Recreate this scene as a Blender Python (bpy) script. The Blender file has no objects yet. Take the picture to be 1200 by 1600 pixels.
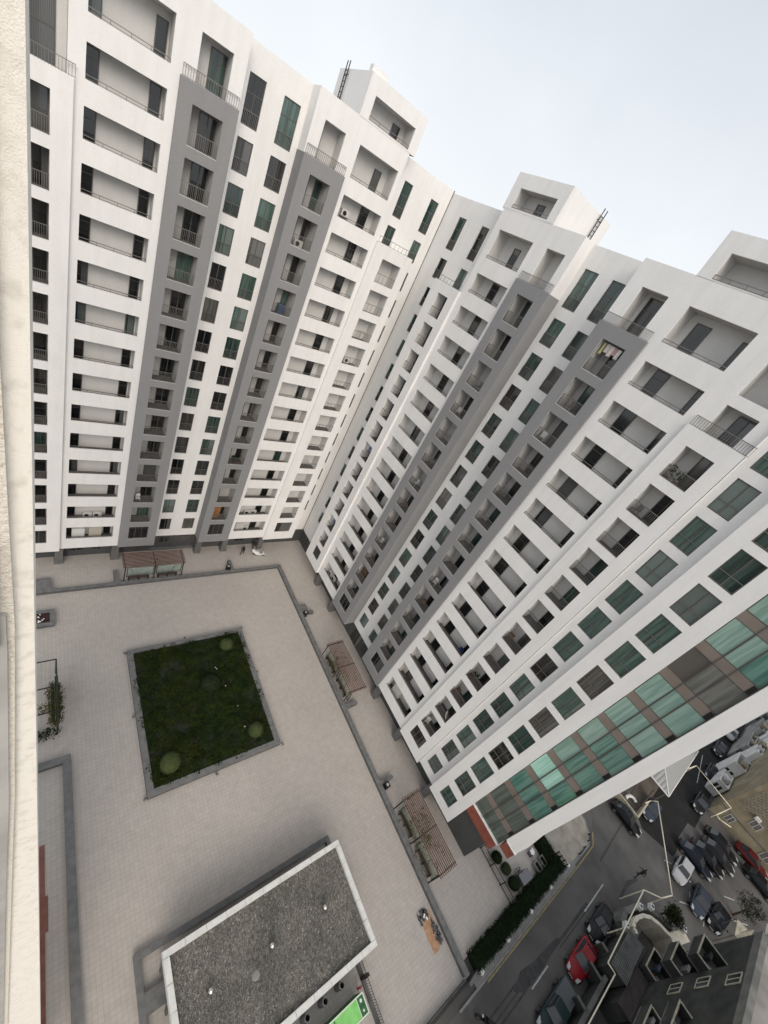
import bpy, bmesh, math, random
from mathutils import Vector, Matrix
random.seed(11)
PI = math.pi
scene = bpy.context.scene
COL = scene.collection

# ---------------------------------------------------------------- helpers
class MB:
    def __init__(self): self.v = []; self.f = []; self.m = []
    def face(self, pts, mi=0):
        n = len(self.v); self.v += [tuple(p) for p in pts]; self.f.append(tuple(range(n, n+len(pts)))); self.m.append(mi)
    def box(self, x0, y0, z0, x1, y1, z1, mi=0):
        a = [(x0,y0,z0),(x1,y0,z0),(x1,y1,z0),(x0,y1,z0),(x0,y0,z1),(x1,y0,z1),(x1,y1,z1),(x0,y1,z1)]
        n = len(self.v); self.v += a
        for q in ((0,3,2,1),(4,5,6,7),(0,1,5,4),(1,2,6,5),(2,3,7,6),(3,0,4,7)):
            self.f.append(tuple(n+i for i in q)); self.m.append(mi)
    def obox(self, c, size, rz=0, mi=0, taper=1.0):
        sx, sy, sz = size[0]/2, size[1]/2, size[2]
        R = Matrix.Rotation(rz, 3, 'Z'); n = len(self.v)
        for z, k in ((0,1.0),(sz,taper)):
            for x, y in ((-sx,-sy),(sx,-sy),(sx,sy),(-sx,sy)):
                p = R @ Vector((x*k, y*k, 0)); self.v.append((c[0]+p.x, c[1]+p.y, c[2]+z))
        for q in ((0,3,2,1),(4,5,6,7),(0,1,5,4),(1,2,6,5),(2,3,7,6),(3,0,4,7)):
            self.f.append(tuple(n+i for i in q)); self.m.append(mi)
    def bar(self, p, q, r, n=6, mi=0, r2=None, caps=True):
        p = Vector(p); q = Vector(q); d = (q-p).normalized(); r2 = r if r2 is None else r2
        u = d.orthogonal().normalized(); w = d.cross(u); k = len(self.v)
        for c, rr in ((p, r), (q, r2)):
            for i in range(n):
                a = 2*PI*i/n; self.v.append(tuple(c + rr*(math.cos(a)*u + math.sin(a)*w)))
        for i in range(n):
            j = (i+1) % n; self.f.append((k+i, k+j, k+n+j, k+n+i)); self.m.append(mi)
        if caps:
            self.f.append(tuple(k+n-1-i for i in range(n))); self.m.append(mi)
            self.f.append(tuple(k+n+i for i in range(n))); self.m.append(mi)
    def prism(self, poly, z0, z1, mi=0):
        n = len(poly); k = len(self.v)
        for z in (z0, z1):
            for p in poly: self.v.append((p[0], p[1], z))
        for i in range(n):
            j = (i+1) % n; self.f.append((k+i, k+j, k+n+j, k+n+i)); self.m.append(mi)
        self.f.append(tuple(k+n-1-i for i in range(n))); self.m.append(mi)
        self.f.append(tuple(k+n+i for i in range(n))); self.m.append(mi)
    def loft(self, rings, mi=0, close=True, caps=True):
        k = len(self.v); n = len(rings[0])
        for r in rings: self.v += [tuple(p) for p in r]
        for a in range(len(rings)-1):
            for i in range(n if close else n-1):
                j = (i+1) % n
                self.f.append((k+a*n+i, k+a*n+j, k+(a+1)*n+j, k+(a+1)*n+i)); self.m.append(mi)
        if caps:
            self.f.append(tuple(k+n-1-i for i in range(n))); self.m.append(mi)
            self.f.append(tuple(k+(len(rings)-1)*n+i for i in range(n))); self.m.append(mi)
    def lathe(self, prof, c=(0,0,0), n=16, mi=0):
        self.loft([[(c[0]+r*math.cos(2*PI*i/n), c[1]+r*math.sin(2*PI*i/n), c[2]+z) for i in range(n)] for r, z in prof], mi)
    def mesh(self, name, mats, smooth=False):
        me = bpy.data.meshes.new(name); me.from_pydata(self.v, [], self.f)
        for m in (mats if isinstance(mats, (list, tuple)) else [mats]): me.materials.append(m)
        me.polygons.foreach_set('material_index', self.m)
        if smooth: me.polygons.foreach_set('use_smooth', [True]*len(self.f))
        me.update(); return me
    def build(self, name, mats, parent=None, loc=None, rz=0, smooth=False):
        return link(name, self.mesh(name, mats, smooth), parent, loc, rz)

def link(name, data, parent=None, loc=None, rz=0):
    o = bpy.data.objects.new(name, data); COL.objects.link(o)
    if parent: o.parent = parent
    if loc is not None: o.location = loc
    if rz: o.rotation_euler = (0, 0, rz)
    return o
def tag(o, label, cat, group=None):
    o['label'] = label; o['category'] = cat
    if group: o['group'] = group
    return o
def thing(name, label, cat, loc=(0,0,0), rz=0, group=None):
    return tag(link(name, None, None, loc, rz), label, cat, group)
def struct(o): o['kind'] = 'structure'; return o
def bevel(o, w=.02, seg=2):
    m = o.modifiers.new('bevel', 'BEVEL'); m.width = w; m.segments = seg; m.limit_method = 'ANGLE'; return o

# ---------------------------------------------------------------- materials
def newmat(name):
    m = bpy.data.materials.new(name); m.use_nodes = True
    nt = m.node_tree; b = nt.nodes['Principled BSDF']; return m, nt, b
def nd(nt, t, **kw):
    n = nt.nodes.new(t)
    for k, v in kw.items():
        if k in n.inputs: n.inputs[k].default_value = v
        else: setattr(n, k, v)
    return n
def ramp(nt, fac, stops):
    r = nt.nodes.new('ShaderNodeValToRGB'); e = r.color_ramp.elements
    while len(e) < len(stops): e.new(.5)
    for i, (p, c) in enumerate(stops): e[i].position = p; e[i].color = (c[0], c[1], c[2], 1)
    nt.links.new(fac, r.inputs[0]); return r
def pos(nt, scale=(1,1,1)):
    g = nt.nodes.new('ShaderNodeNewGeometry'); mp = nt.nodes.new('ShaderNodeMapping')
    mp.inputs['Scale'].default_value = scale; nt.links.new(g.outputs['Position'], mp.inputs['Vector']); return mp.outputs[0]
def noisemat(name, c1, c2, scale=3., rough=.8, bump=0., bscale=None, stretch=(1,1,1), lo=.35, hi=.65, detail=5, metal=0., spec=None):
    m, nt, b = newmat(name); p = pos(nt, stretch)
    n = nd(nt, 'ShaderNodeTexNoise', Scale=scale, Detail=detail); nt.links.new(p, n.inputs['Vector'])
    r = ramp(nt, n.outputs['Fac'], [(lo, c1), (hi, c2)]); nt.links.new(r.outputs[0], b.inputs['Base Color'])
    b.inputs['Roughness'].default_value = rough; b.inputs['Metallic'].default_value = metal
    if spec is not None: b.inputs['Specular IOR Level'].default_value = spec
    if bump:
        n2 = nd(nt, 'ShaderNodeTexNoise', Scale=bscale or scale*8, Detail=4.); nt.links.new(pos(nt), n2.inputs['Vector'])
        bp = nd(nt, 'ShaderNodeBump', Strength=bump, Distance=.05); nt.links.new(n2.outputs['Fac'], bp.inputs['Height']); nt.links.new(bp.outputs[0], b.inputs['Normal'])
    return m
def plain(name, c, rough=.6, metal=0., coat=0., spec=None):
    m, nt, b = newmat(name); b.inputs['Base Color'].default_value = (*c, 1); b.inputs['Roughness'].default_value = rough
    b.inputs['Metallic'].default_value = metal; b.inputs['Coat Weight'].default_value = coat
    if coat: b.inputs['Coat Roughness'].default_value = .05
    if spec is not None: b.inputs['Specular IOR Level'].default_value = spec
    return m

def stucco(name, base, var, streak):
    m, nt, b = newmat(name)
    n1 = nd(nt, 'ShaderNodeTexNoise', Scale=.35, Detail=6., Roughness=.6); nt.links.new(pos(nt), n1.inputs['Vector'])
    n2 = nd(nt, 'ShaderNodeTexNoise', Scale=1.6, Detail=5.); nt.links.new(pos(nt, (1,1,.09)), n2.inputs['Vector'])
    n3 = nd(nt, 'ShaderNodeTexNoise', Scale=9., Detail=3.); nt.links.new(pos(nt), n3.inputs['Vector'])
    r1 = ramp(nt, n1.outputs['Fac'], [(.3, [c*(1-var) for c in base]), (.7, base)])
    r2 = ramp(nt, n2.outputs['Fac'], [(.36, (1-streak, 1-streak*1.05, 1-streak*1.15)), (.56, (1,1,1))])
    r3 = ramp(nt, n3.outputs['Fac'], [(.3, (.955,.955,.955)), (.7, (1,1,1))])
    a = nt.nodes.new('ShaderNodeMix'); a.data_type='RGBA'; a.blend_type='MULTIPLY'; a.inputs['Factor'].default_value=1
    nt.links.new(r1.outputs[0], a.inputs[6]); nt.links.new(r2.outputs[0], a.inputs[7])
    a2 = nt.nodes.new('ShaderNodeMix'); a2.data_type='RGBA'; a2.blend_type='MULTIPLY'; a2.inputs['Factor'].default_value=1
    nt.links.new(a.outputs[2], a2.inputs[6]); nt.links.new(r3.outputs[0], a2.inputs[7])
    nt.links.new(a2.outputs[2], b.inputs['Base Color']); b.inputs['Roughness'].default_value=.85; b.inputs['Specular IOR Level'].default_value=.25
    n4 = nd(nt, 'ShaderNodeTexNoise', Scale=35., Detail=3.); nt.links.new(pos(nt), n4.inputs['Vector'])
    bp = nd(nt, 'ShaderNodeBump', Strength=.25, Distance=.03); nt.links.new(n4.outputs['Fac'], bp.inputs['Height']); nt.links.new(bp.outputs[0], b.inputs['Normal'])
    return m
M = {}
M['white'] = stucco('white_stucco', (.85,.842,.828), .06, .04)
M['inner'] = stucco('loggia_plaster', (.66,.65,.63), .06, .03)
M['inner_g'] = stucco('shaded_bay_plaster', (.5,.49,.475), .08, .05)  # white plaster coloured darker for the shade inside the grey bays
M['grey'] = stucco('grey_stucco', (.275,.275,.28), .05, .03)
M['base'] = stucco('dark_base_cladding', (.085,.087,.088), .12, .1)
M['column'] = stucco('column_stone', (.16,.158,.155), .12, .12)
M['soffit'] = plain('soffit_grey', (.16,.155,.15), .9)
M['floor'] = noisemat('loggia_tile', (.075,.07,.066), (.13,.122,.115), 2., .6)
M['roof'] = noisemat('roof_membrane', (.25,.25,.25), (.34,.33,.32), 1., .9)
M['red'] = noisemat('red_brown_cladding', (.19,.052,.035), (.27,.08,.05), 2., .6)
M['brown'] = noisemat('brown_spandrel', (.17,.142,.122), (.21,.178,.155), .6, .35)
M['frame'] = plain('dark_bronze_frame', (.1,.092,.085), .5, .2)
M['frame_l'] = plain('taupe_frame', (.2,.185,.17), .45, .2)
M['metal'] = plain('railing_metal', (.2,.19,.18), .5, .5)
M['black'] = plain('black_metal', (.015,.015,.016), .5, .3)
M['steel'] = plain('brushed_steel', (.75,.74,.7), .22, 1.)
M['cream_pipe'] = plain('cream_pipe_paint', (.78,.72,.56), .5)
M['trim'] = noisemat('pale_trim_and_lit_sill', (.68,.67,.65), (.76,.75,.72), 3., .7)  # pale trim; on the grey bays it paints sunlit sill and reveal edges

def glass(name, c1, c2, rough=.06, curtain=True, coat=.25):
    m, nt, b = newmat(name)
    tc = nt.nodes.new('ShaderNodeTexCoord'); oi = nt.nodes.new('ShaderNodeObjectInfo')
    mp = nd(nt, 'ShaderNodeMapping', Scale=(5.,1.,.25)); nt.links.new(tc.outputs['Object'], mp.inputs['Vector'])
    ad = nd(nt, 'ShaderNodeVectorMath', operation='ADD'); sc = nd(nt, 'ShaderNodeMath', operation='MULTIPLY'); sc.inputs[1].default_value = 57.
    nt.links.new(oi.outputs['Random'], sc.inputs[0]); nt.links.new(mp.outputs[0], ad.inputs[0]); nt.links.new(sc.outputs[0], ad.inputs[1])
    n = nd(nt, 'ShaderNodeTexNoise', Scale=1.1, Detail=4.); nt.links.new(ad.outputs[0], n.inputs['Vector'])
    r = ramp(nt, n.outputs['Fac'], [(.38, c1), (.6, c2)]); nt.links.new(r.outputs[0], b.inputs['Base Color'])
    if curtain:
        sp = nt.nodes.new('ShaderNodeSeparateXYZ'); nt.links.new(tc.outputs['Object'], sp.inputs[0])
        wv = nd(nt, 'ShaderNodeMath', operation='MULTIPLY'); wv.inputs[1].default_value = 4.2; nt.links.new(oi.outputs['Random'], wv.inputs[0])
        gt = nd(nt, 'ShaderNodeMath', operation='GREATER_THAN'); nt.links.new(sp.outputs[0], gt.inputs[0]); nt.links.new(wv.outputs[0], gt.inputs[1])
        w2 = nd(nt, 'ShaderNodeTexWave', Scale=3.2, Distortion=1.5, Detail=2.); nt.links.new(tc.outputs['Object'], w2.inputs['Vector'])
        rc = ramp(nt, w2.outputs['Fac'], [(.1, [.06+.55*c for c in c2]), (.9, [.1+.9*c for c in c2])])
        mc = nt.nodes.new('ShaderNodeMix'); mc.data_type = 'RGBA'; nt.links.new(gt.outputs[0], mc.inputs['Factor']); nt.links.new(r.outputs[0], mc.inputs[6]); nt.links.new(rc.outputs[0], mc.inputs[7]); nt.links.new(mc.outputs[2], b.inputs['Base Color'])
    b.inputs['Roughness'].default_value = rough; b.inputs['Specular IOR Level'].default_value = .6; b.inputs['Coat Weight'].default_value = coat; b.inputs['Coat Roughness'].default_value = .02
    return m
GL = [glass('dark_glass', (.005,.006,.007), (.015,.017,.018)),
      glass('smoke_glass', (.009,.009,.009), (.036,.036,.034)),
      glass('green_curtain_glass', (.03,.06,.052), (.085,.14,.12)),
      glass('deep_green_glass', (.012,.028,.024), (.035,.068,.058)),
      glass('grey_curtain_glass', (.05,.05,.045), (.12,.115,.105))]
GLT = [glass('teal_glass', (.06,.155,.128), (.135,.26,.215), .08, False), glass('pale_teal_glass', (.18,.29,.25), (.27,.39,.345), .08, False),
       glass('dull_grey_green_glass', (.05,.07,.062), (.1,.125,.11), .08, False), glass('brown_grey_glass', (.10,.105,.095), (.17,.172,.158), .08, False), glass('lit_teal_glass', (.3,.55,.46), (.42,.68,.58), .08, False)]
def pick(w):
    r = random.random()*sum(w)
    for i, x in enumerate(w):
        r -= x
        if r <= 0: return GL[i]
    return GL[0]

# ---------------------------------------------------------------- camera, world, light
R = ((0.7646,-0.4876,0.4215),(-0.0019,-0.6556,-0.7551),(0.6445,0.5765,-0.5022))
cam = bpy.data.cameras.new('camera'); co = bpy.data.objects.new('camera', cam); COL.objects.link(co)
cam.sensor_fit = 'VERTICAL'; cam.sensor_height = 24.; cam.lens = 632.52/1600*24.
cam.shift_x = 3.83/1600; cam.shift_y = -12.89/1600
cam.clip_start = .05; cam.clip_end = 3000
X = Vector(R[0]).normalized(); Z = (-Vector(R[2])).normalized(); Y = Z.cross(X).normalized(); X = Y.cross(Z)
co.matrix_world = Matrix(((X.x,Y.x,Z.x,0),(X.y,Y.y,Z.y,0),(X.z,Y.z,Z.z,45),(0,0,0,1)))
scene.camera = co
SUN_EL, SUN_AZ = math.radians(34), math.radians(200)      # azimuth clockwise from +Y
w = bpy.data.worlds.new('World'); scene.world = w; w.use_nodes = True
nt = w.node_tree; bg = nt.nodes['Background']
sky = nt.nodes.new('ShaderNodeTexSky'); sky.sky_type = 'NISHITA'; sky.sun_disc = False
sky.sun_elevation = SUN_EL; sky.sun_rotation = SUN_AZ; sky.air_density = 1.0; sky.dust_density = 7.0; sky.ozone_density = 1.2; sky.altitude = 50
# thin overcast: the clear sky is veiled by an even milky layer of cloud
hs = nt.nodes.new('ShaderNodeHueSaturation'); hs.inputs['Saturation'].default_value = .85; nt.links.new(sky.outputs[0], hs.inputs['Color'])
mx = nt.nodes.new('ShaderNodeMix'); mx.data_type = 'RGBA'; mx.inputs[7].default_value = (7.75, 8.05, 8.35, 1)
tc = nt.nodes.new('ShaderNodeTexCoord'); cn = nt.nodes.new('ShaderNodeTexNoise'); cn.inputs['Scale'].default_value = 2.6; cn.inputs['Detail'].default_value = 6
nt.links.new(tc.outputs['Generated'], cn.inputs['Vector'])
cr = nt.nodes.new('ShaderNodeMapRange'); cr.inputs[1].default_value=.3; cr.inputs[2].default_value=.7; cr.inputs[3].default_value=.69; cr.inputs[4].default_value=.82
sx_ = nt.nodes.new('ShaderNodeSeparateXYZ'); nrm = nt.nodes.new('ShaderNodeVectorMath'); nrm.operation = 'NORMALIZE'; nt.links.new(tc.outputs['Generated'], nrm.inputs[0]); nt.links.new(nrm.outputs[0], sx_.inputs[0])
hz = nt.nodes.new('ShaderNodeMapRange'); hz.inputs[1].default_value=.05; hz.inputs[2].default_value=.62; hz.inputs[3].default_value=.2; hz.inputs[4].default_value=-.2; nt.links.new(sx_.outputs[2], hz.inputs[0])
sm_ = nt.nodes.new('ShaderNodeMath'); sm_.operation = 'ADD'; sm_.use_clamp = True; nt.links.new(cn.outputs['Fac'], cr.inputs[0]); nt.links.new(cr.outputs[0], sm_.inputs[0]); nt.links.new(hz.outputs[0], sm_.inputs[1]); nt.links.new(sm_.outputs[0], mx.inputs['Factor'])
nt.links.new(hs.outputs[0], mx.inputs[6]); nt.links.new(mx.outputs[2], bg.inputs['Color']); bg.inputs['Strength'].default_value = .1
sun = bpy.data.lights.new('sun', 'SUN'); sun.energy = 1.05; sun.angle = math.radians(40); sun.color = (1., .92, .83)
so = bpy.data.objects.new('sun', sun); COL.objects.link(so)
sd = Vector((math.sin(SUN_AZ)*math.cos(SUN_EL), math.cos(SUN_AZ)*math.cos(SUN_EL), math.sin(SUN_EL)))
so.rotation_euler = sd.to_track_quat('Z', 'Y').to_euler(); so.location = (0, 0, 90)
scene.view_settings.view_transform = 'Standard'; scene.view_settings.look = 'None'; scene.view_settings.gamma = 1; scene.view_settings.exposure = .37

# ---------------------------------------------------------------- window and railing prototypes (meshes shared)
_c = {}
def frame_mesh(w, h, cols=2, transom=None, t=.06):
    k = ('f', round(w,2), round(h,2), cols, transom)
    if k not in _c:
        b = MB(); y0, y1 = -.035, .03
        b.box(0,y0,0,w,y1,t); b.box(0,y0,h-t,w,y1,h); b.box(0,y0,t,t,y1,h-t); b.box(w-t,y0,t,w,y1,h-t)
        for i in range(1, cols):
            x = w*i/cols; b.box(x-.035,y0+.003,t,x+.035,y1-.003,(h-t) if not transom else transom-.03)
        if transom: b.box(t,y0+.003,transom-.03,w-t,y1-.003,transom+.03)
        _c[k] = b.mesh('window_frame', M['frame'])
    return _c[k]
def pane_mesh(w, h):
    k = ('p', round(w,2), round(h,2))
    if k not in _c:
        b = MB(); b.box(.05,-.006,.05,w-.05,.012,h-.05); _c[k] = b.mesh('pane', GL[0])
    return _c[k]
def rail_mesh(w, h=.9, step=.12, bars=True, mid=False):
    k = ('r', round(w,2), h, step, bars, mid)
    if k not in _c:
        b = MB()
        b.box(0,-.022,h-.045,w,.022,h)
        b.box(0,-.015,.04,w,.015,.07)
        if mid: b.box(0,-.01,h*.5,w,.01,h*.5+.02)
        n = max(2, int(w/step)) if bars else max(2, int(w/1.2)+1)
        for i in range(n+1):
            x = .02+(w-.04)*i/n; r = .011 if bars else .016
            b.box(x-r,-.012,.0,x+r,.012,h-.05)
        _c[k] = b.mesh('railing', M['metal'])
    return _c[k]
def put_window(parent, s, d, z, w, h, cols=2, transom=None, wts=(5,3,2,2,1), rail=False, name='window', mat=None, bar=False):
    f = link(name, frame_mesh(w, h, cols, transom), parent, (s, d, z))
    p = link('pane', pane_mesh(w, h), f)
    p.material_slots[0].link = 'OBJECT'; p.material_slots[0].material = mat or pick(wts)
    if rail: link('railing', rail_mesh(w, .92), f, (0, -.09, .02))
    if bar: link('railing', rail_mesh(w-.06, .85, 1.2, False), f, (.03, -.07, .02))
    return f

# ---------------------------------------------------------------- facade building blocks (local frame: s right, d inward, z up)
def strip(b, s0, s1, z0, z1, d, ops, mi=0):
    ops = sorted(ops, key=lambda o: o[2]); z = z0
    for a0, a1, zb, zt in ops:
        if zb > z: b.face([(s0,d,z),(s1,d,z),(s1,d,zb),(s0,d,zb)], mi)
        b.face([(s0,d,zb),(a0,d,zb),(a0,d,zt),(s0,d,zt)], mi); b.face([(a1,d,zb),(s1,d,zb),(s1,d,zt),(a1,d,zt)], mi)
        z = zt
    if z < z1: b.face([(s0,d,z),(s1,d,z),(s1,d,z1),(s0,d,z1)], mi)
def reveal(b, a0, a1, zb, zt, d, dep, mi=0):
    e = d+dep
    b.face([(a0,d,zb),(a0,e,zb),(a0,e,zt),(a0,d,zt)], mi); b.face([(a1,d,zb),(a1,d,zt),(a1,e,zt),(a1,e,zb)], mi)
    b.face([(a0,d,zb),(a1,d,zb),(a1,e,zb),(a0,e,zb)], mi); b.face([(a0,d,zt),(a0,e,zt),(a1,e,zt),(a1,d,zt)], mi)
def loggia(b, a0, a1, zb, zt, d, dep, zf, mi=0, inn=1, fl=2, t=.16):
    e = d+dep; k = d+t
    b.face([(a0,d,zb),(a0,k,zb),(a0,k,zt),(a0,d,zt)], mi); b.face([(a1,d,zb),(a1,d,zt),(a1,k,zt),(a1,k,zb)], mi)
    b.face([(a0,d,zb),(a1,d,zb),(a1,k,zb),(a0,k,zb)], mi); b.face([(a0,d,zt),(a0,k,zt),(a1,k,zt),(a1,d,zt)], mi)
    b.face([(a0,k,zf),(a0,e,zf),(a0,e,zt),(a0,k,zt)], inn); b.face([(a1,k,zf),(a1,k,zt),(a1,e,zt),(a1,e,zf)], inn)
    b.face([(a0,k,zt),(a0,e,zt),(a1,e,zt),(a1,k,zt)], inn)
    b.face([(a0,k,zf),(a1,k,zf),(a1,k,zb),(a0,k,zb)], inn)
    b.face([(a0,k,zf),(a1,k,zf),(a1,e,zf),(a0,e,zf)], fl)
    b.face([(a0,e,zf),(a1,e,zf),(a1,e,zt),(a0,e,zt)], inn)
def sideq(b, s, d0, d1, z0, z1, mi=0): b.face([(s,d0,z0),(s,d1,z0),(s,d1,z1),(s,d0,z1)], mi)
def topq(b, s0, s1, d0, d1, z, mi=0): b.face([(s0,d0,z),(s1,d0,z),(s1,d1,z),(s0,d1,z)], mi)

P = 3.087; DD = 1.47
def lit_edges(b, a0, a1, zb, zt, d):
    "thin pale strips painting sunlight on the sill and left reveal of a grey bay"
    y0, y1 = d-.012, d+.05
    b.box(a0-.03,y0,zb-.035,a1+.03,y1,zb)
    if a0 < 0: b.box(a0-.03,y0,zb,a0,y1,zt)

def make_wing(root, mir, L0, zb0, roof, cols):
    """cols: list of dicts describing the vertical bays from left to right"""
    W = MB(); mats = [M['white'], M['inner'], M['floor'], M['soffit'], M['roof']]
    for c in cols:
        k = c['kind']; s0, s1 = c['s']
        if k in ('wide', 'bay'):
            ops = []; d = 0.
            if k == 'wide':
                a0, a1 = c['op']
                for i in range(14):
                    ops.append((a0, a1, L0-P*i-1.74, L0-P*i)); loggia(W, a0, a1, ops[-1][2], ops[-1][3], d, 1.3, ops[-1][2]-.62)
                ops.append((a0, a1, roof-4.0, roof-1.6)); loggia(W, a0, a1, roof-4.0, roof-1.6, d, 1.5, roof-4.4)
                strip(W, s0, s1, zb0, roof, d, ops)
                for n, (_, _, zl, zh) in enumerate(ops):
                    top = n == 14
                    link('railing', rail_mesh(a1-a0, .26, 1.3, False), root, (a0, .06, zl))
                    for q, (x0, x1) in enumerate(c['doors']):
                        if top and len(c['doors']) == 1:
                            put_window(root, x0+.1, 1.46, zl-.4, (x1-x0)*.85, 2.15, 1, None, (8,2,0,0,0), name='balcony_door'); continue
                        hh = (zh-zl+.62-.05) if not top else 2.35
                        put_window(root, x0, d+1.27 if not top else 1.46, zl-.62 if not top else zl-.4, x1-x0, hh, 1, 1.75 if not top else None, (8,2,0,.3,0), name='balcony_door')
                topq(W, s0, s1, 0, 8, roof, 4)
                W.face([(s0,0,zb0),(s1,0,zb0),(s1,DD+.1,zb0),(s0,DD+.1,zb0)], 3)
            else:
                # upper storey in the main plane above the projecting bay
                bt = c['top']; a0, a1 = c['op']; u0, u1 = c.get('upop', (a0, a1)); zt = c.get('uptop', roof-1.58)
                W2 = MB() if c['col'] == 'grey' else W
                g = 0
                dep = c['dep']
                strip(W, s0, s1, bt-.03, roof, 0, [(u0, u1, bt+.03, zt)] + c.get('extra', [])); loggia(W, u0, u1, bt+.03, zt, 0, 1.35, bt-.02)
                for e in c.get('extra', []): loggia(W, e[0], e[1], e[2], e[3], 0, 1.35, e[2]-.3)
                topq(W, s0, s1, 0, 8, roof, 4)
                ops = [(a0, a1, L0-13*P-1.98, L0-13*P-.05)]
                k0 = c.get('k0', 0)
                for i in range(k0, 13):
                    ops.append((a0, a1, L0-P*i-2.34, L0-P*i))
                    loggia(W2, a0, a1, L0-P*i-2.34, L0-P*i, dep, 1.5, L0-P*i-2.5, 0)
                    link('railing', rail_mesh(a1-a0, .95), root, (a0, dep+.05, L0-P*i-2.34))
                    for (x0, x1) in c['doors'] + (c.get('extra_dark_doors', []) if random.random() < .75 else []):  # extra dark doors put in at random to darken the pale openings
                        put_window(root, x0, dep+1.47, L0-P*i-2.5, x1-x0, 2.42, 2 if x1-x0 > .9 else 1, None, c.get('wts', (6,3,1,2,0)), name='balcony_door')
                for o in ops[:1]:
                    reveal(W2, *o, dep, .14, 0)
                    put_window(root, a0, dep+.14, o[2], a1-a0, o[3]-o[2], 3, None, (4,4,0,1,1))
                strip(W2, s0, s1, zb0-.08, bt, dep, ops, 0)
                sideq(W2, s0, dep, 0 if not c.get('lside') else DD, zb0-.08, bt, 0); sideq(W2, s1, dep, 0 if not c.get('rside') else DD, zb0-.08, bt, 0)
                topq(W2, s0, s1, dep, .0, bt, 0)
                W2.face([(s0,dep,zb0-.08),(s1,dep,zb0-.08),(s1,DD+.1,zb0-.08),(s0,DD+.1,zb0-.08)], 3)
                if c['col'] == 'grey':
                    go = W2.build('grey_bay', [M['grey'], M['inner_g'], M['floor'], M['soffit']], root)
                    for o in ops:
                        T = MB(); lit_edges(T, *o, dep); T.build('lit_opening_edge', M['trim'], go)  # sunlit sill edge put in as a pale strip
                lw = c.get('rail', (s0+.08, s1-.08))
                link('terrace_railing', rail_mesh(lw[1]-lw[0], .68, .16), root, (lw[0], dep+.08, bt))
                for (x0, x1) in c.get('updoors', c['doors']):
                    put_window(root, x0, 1.32, bt, x1-x0, zt-bt-.2, 2 if x1-x0 > .9 else 1, 1.75, c.get('wts', (6,3,1,2,0)), name='balcony_door')
            for (ss, sd_) in ((s0, c.get('lrec')), (s1, c.get('rrec'))):
                if sd_: sideq(W, ss, 0, DD, (c['top'] if k == 'bay' else zb0), roof)
        elif k == 'flat':
            d = c['d']; edges = [s0] + c.get('split', []) + [s1]
            for n, (w0, w1, kk) in enumerate(c['wins']):
                ops = []
                for i in kk:
                    if i == -1: o = (w0, w1, roof-4.7, roof-1.65)
                    elif i == 13: o = (w0, w1, L0-P*13-2.28, L0-P*13-.36)
                    else: o = (w0, w1, L0-P*i-c.get('lo', 2.43), L0-P*i-c.get('hi', .25))
                    ops.append(o); reveal(W, *o, d, .13)
                    h = o[3]-o[2]
                    put_window(root, w0, d+.13, o[2], w1-w0, h, c.get('cols', 2), 1.95 if i == -1 else None, c.get('wts', (3,2,3,3,1)), rail=c.get('rails', True) and i < 13, bar=not c.get('rails', True))
                strip(W, edges[n], edges[n+1], c.get('zb', zb0-.15), roof, d, ops)
            topq(W, s0, s1, d, 8, roof, 4)
            W.face([(s0,d,zb0-.15),(s1,d,zb0-.15),(s1,DD+.1,zb0-.15),(s0,DD+.1,zb0-.15)], 3)
    return W, mats

def roof_tower(root, s0, s1, z0, z1, depth, op, door, ladder_side, chim=None):
    b = MB(); a0, a1, zb, zt = op
    strip(b, s0, s1, z0, z1, 0, [op]); loggia(b, a0, a1, zb, zt, 0, 1.5, zb-.3)
    sideq(b, s0, 0, depth, z0, z1); sideq(b, s1, 0, depth, z0, z1)
    b.face([(s0,depth,z0),(s1,depth,z0),(s1,depth,z1),(s0,depth,z1)]); b.face([(s0,0,z1),(s1,0,z1),(s1,depth,z1),(s0,depth,z1)])
    if chim: b.box(s0+.02, .3, z1-.002, s0+1.5, .8, z1+.42)
    t = b.build('stair_tower', [M['white'], M['inner'], M['floor']], root)
    link('railing', rail_mesh(a1-a0, .3, 1.3, False), t, (a0, .06, zb))
    put_window(t, door[0], 1.47, zb-.3, door[1]-door[0], 1.45, 1, None, (8,2,0,0,0), name='balcony_door')
    l = MB(); x = s0-.16 if ladder_side < 0 else s1+.16; y = depth*.72
    for yy in (y-.24, y+.24): l.bar((x,yy,z0-.3),(x,yy,z1+.45),.045,5)
    n = 9
    for i in range(n-1): l.bar((x,y-.24,z0+.1+i*.36),(x,y+.24,z0+.1+i*.36),.03,5)
    for zz in (z0+.6, z1-.4):
        for yy in (y-.24, y+.24): l.bar((x,yy,zz),(s0 if ladder_side<0 else s1,yy,zz),.03,5)
    l.build('ladder', M['black'], t)

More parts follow.
